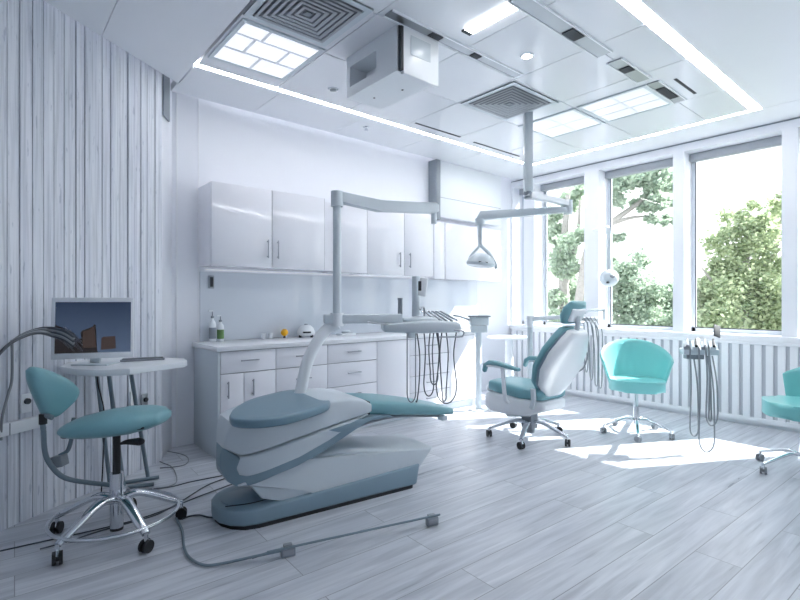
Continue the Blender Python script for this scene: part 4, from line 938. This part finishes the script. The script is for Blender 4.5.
# ================================================================== OUTSIDE
struct(MB().box(6.6, 60, -25, 40, -3.2, -3.0), 'ground', mat('lawn', srgb(120, 124, 116), .9, var=.2, scale=2))
def tree(px, D, clumps, trunk, label, lm, nl, lsz, branches=()):
    b = atD(px, 300, D); t = thing('tree', label, 'tree', (b.x, b.y, -3), group='trees outside the windows')
    tr_ = MB()
    for path, r in trunk:
        tr_.tube([V((atD(x, y, D_).x, atD(x, y, D_).y, -3)) if y is None else atD(x, y, D_) for x, y, D_ in path] if False else [atD(x, y, D_) for x, y, D_ in path], lambda q, r=r: r*(1-.75*q), 7, smooth=4)
    tr_.build('trunk', 'bark', t, True)
    vs = []; fs = []
    tot = sum(c[2]**2*(c[3] if len(c) > 3 else 1) for c in clumps)
    inv = wm(t).inverted()
    for c_ in clumps:
        x, y, rp_ = c_[:3]; den = c_[3] if len(c_) > 3 else 1
        R_ = rp_*D/FL; n = int(nl*rp_**2*den/tot); C0 = atD(x, y, D+random.uniform(-.4, .4))
        # sub-clusters give ragged edge
        subs = [C0+V((random.gauss(0, .55), random.gauss(0, .55), random.gauss(0, .5)))*R_ for _ in range(max(4, int(rp_/2.2)))]
        for _ in range(n):
            s_ = random.choice(subs); p = s_+V((random.gauss(0, 1), random.gauss(0, 1), random.gauss(0, .8)))*R_*.27
            a = V((random.gauss(0, 1), random.gauss(0, 1), random.gauss(0, .6))).normalized(); b_ = a.orthogonal().normalized()
            b_ = (b_*math.cos(1.7*random.random())+a.cross(b_)*math.sin(1.7*random.random())).normalized()
            l_ = lsz*random.uniform(.6, 1.3); i0 = len(vs)
            vs += [inv @ (p-a*l_*.5), inv @ (p+b_*l_*.3), inv @ (p+a*l_*.5), inv @ (p-b_*l_*.3)]; fs.append((i0, i0+1, i0+2, i0+3))
    me = bpy.data.meshes.new('foliage'); me.from_pydata([tuple(v) for v in vs], [], fs); me.materials.append(M[lm])
    o = bpy.data.objects.new('foliage', me); COL.objects.link(o); o.parent = t
tree(748, 10.5, [(748, 222, 15), (728, 245, 18), (762, 235, 20), (740, 270, 24), (716, 285, 20), (770, 270, 26), (780, 225, 16), (752, 205, 7), (775, 200, 8), (700, 300, 16), (735, 310, 28), (775, 312, 28), (705, 322, 22), (712, 262, 9), (722, 318, 22), (755, 325, 26), (760, 290, 26), (725, 300, 22)],
     [([(745, 470, 10.5), (745, 380, 10.5), (744, 300, 10.5), (750, 215, 10.5)], .16), ([(744, 320, 10.5), (715, 285, 10.4), (702, 268, 10.4)], .06), ([(745, 290, 10.5), (775, 250, 10.6), (782, 215, 10.6)], .06)],
     'leafy green tree filling the right window, sunlit crown', 'leafA', 34000, .095)
tree(632, 9, [(628, 186, 12, .9), (645, 180, 15, .9), (662, 178, 14, .8), (650, 212, 9, .6), (666, 222, 7, .5), (655, 200, 12, .7), (640, 205, 7, .7), (618, 200, 8, .7), (614, 235, 7, .6), (668, 200, 7), (612, 180, 8)],
     [([(560, 470, 9), (575, 330, 9), (590, 240, 9), (612, 222, 9), (640, 202, 9), (668, 182, 9)], .10), ([(600, 228, 9), (630, 218, 9), (655, 216, 9)], .05), ([(590, 240, 9), (615, 195, 9), (625, 172, 9)], .05)],
     'tree with spreading bare branches and leaves high in the middle window', 'leafB', 14000, .085)
tree(630, 12, [(625, 270, 16), (640, 290, 20), (618, 300, 20), (612, 262, 8), (645, 265, 8), (655, 315, 22), (625, 320, 22), (668, 308, 12), (640, 325, 24), (612, 285, 14)],
     [([(630, 450, 12), (630, 360, 12), (628, 262, 12)], .16), ([(630, 320, 12), (650, 285, 12)], .06)],
     'rounded cool green tree low in the middle window', 'leafB', 18000, .105)
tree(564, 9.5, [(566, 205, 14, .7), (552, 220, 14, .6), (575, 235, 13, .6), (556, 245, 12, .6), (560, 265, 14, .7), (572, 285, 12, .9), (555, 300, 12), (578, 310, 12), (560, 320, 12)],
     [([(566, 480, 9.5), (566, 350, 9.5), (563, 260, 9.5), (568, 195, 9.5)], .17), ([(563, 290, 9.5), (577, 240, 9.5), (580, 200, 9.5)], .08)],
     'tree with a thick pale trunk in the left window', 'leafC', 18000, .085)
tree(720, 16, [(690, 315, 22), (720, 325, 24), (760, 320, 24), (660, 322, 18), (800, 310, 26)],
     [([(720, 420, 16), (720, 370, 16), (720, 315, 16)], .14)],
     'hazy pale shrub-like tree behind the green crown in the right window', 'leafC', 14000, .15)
tree(860, 14, [(850, 260, 30), (880, 280, 34), (840, 310, 30)],
     [([(860, 430, 14), (860, 360, 14), (855, 260, 14)], .16)],
     'tree outside beyond the right pillar', 'leafA', 4000, .14)

# ================================================================== LIGHT, WORLD, CAMERA
sc = bpy.context.scene
sc.cycles.diffuse_bounces = 8; sc.cycles.max_bounces = 12
w = bpy.data.worlds.new('World'); sc.world = w; w.use_nodes = True
N = w.node_tree.nodes; L = w.node_tree.links
bg = N['Background']; tcw = N.new('ShaderNodeTexCoord'); sp = N.new('ShaderNodeSeparateXYZ'); rp_ = N.new('ShaderNodeValToRGB')
L.new(tcw.outputs['Generated'], sp.inputs[0]); L.new(sp.outputs['Z'], rp_.inputs['Fac'])
rp_.color_ramp.elements[0].position = 0; rp_.color_ramp.elements[0].color = (.97, .977, 1, 1)
rp_.color_ramp.elements[1].position = .8; rp_.color_ramp.elements[1].color = (.84, .90, 1, 1)
L.new(rp_.outputs['Color'], bg.inputs['Color']); bg.inputs['Strength'].default_value = 1.05
s_ = bpy.data.lights.new('sun', 'SUN'); s_.energy = 7; s_.angle = math.radians(.6); s_.color = (1, .97, .93)
so = bpy.data.objects.new('sun', s_); COL.objects.link(so)
dv = V((-1, .534, -1.13)).normalized(); so.rotation_euler = dv.to_track_quat('-Z', 'Y').to_euler(); so.location = (12, -3, 9)
cam = bpy.data.cameras.new('camera'); cam.sensor_width = 36; cam.lens = 36*FL/800; cam.clip_end = 200
co_ = bpy.data.objects.new('camera', cam); COL.objects.link(co_); co_.location = (0, 0, EYE)
co_.rotation_euler = (PI/2, 0, YAW-PI/2); sc.camera = co_
sc.view_settings.view_transform = 'Standard'; sc.view_settings.look = 'None'; sc.view_settings.gamma = 1
sc.view_settings.use_curve_mapping = False; sc.view_settings.exposure = 1.45
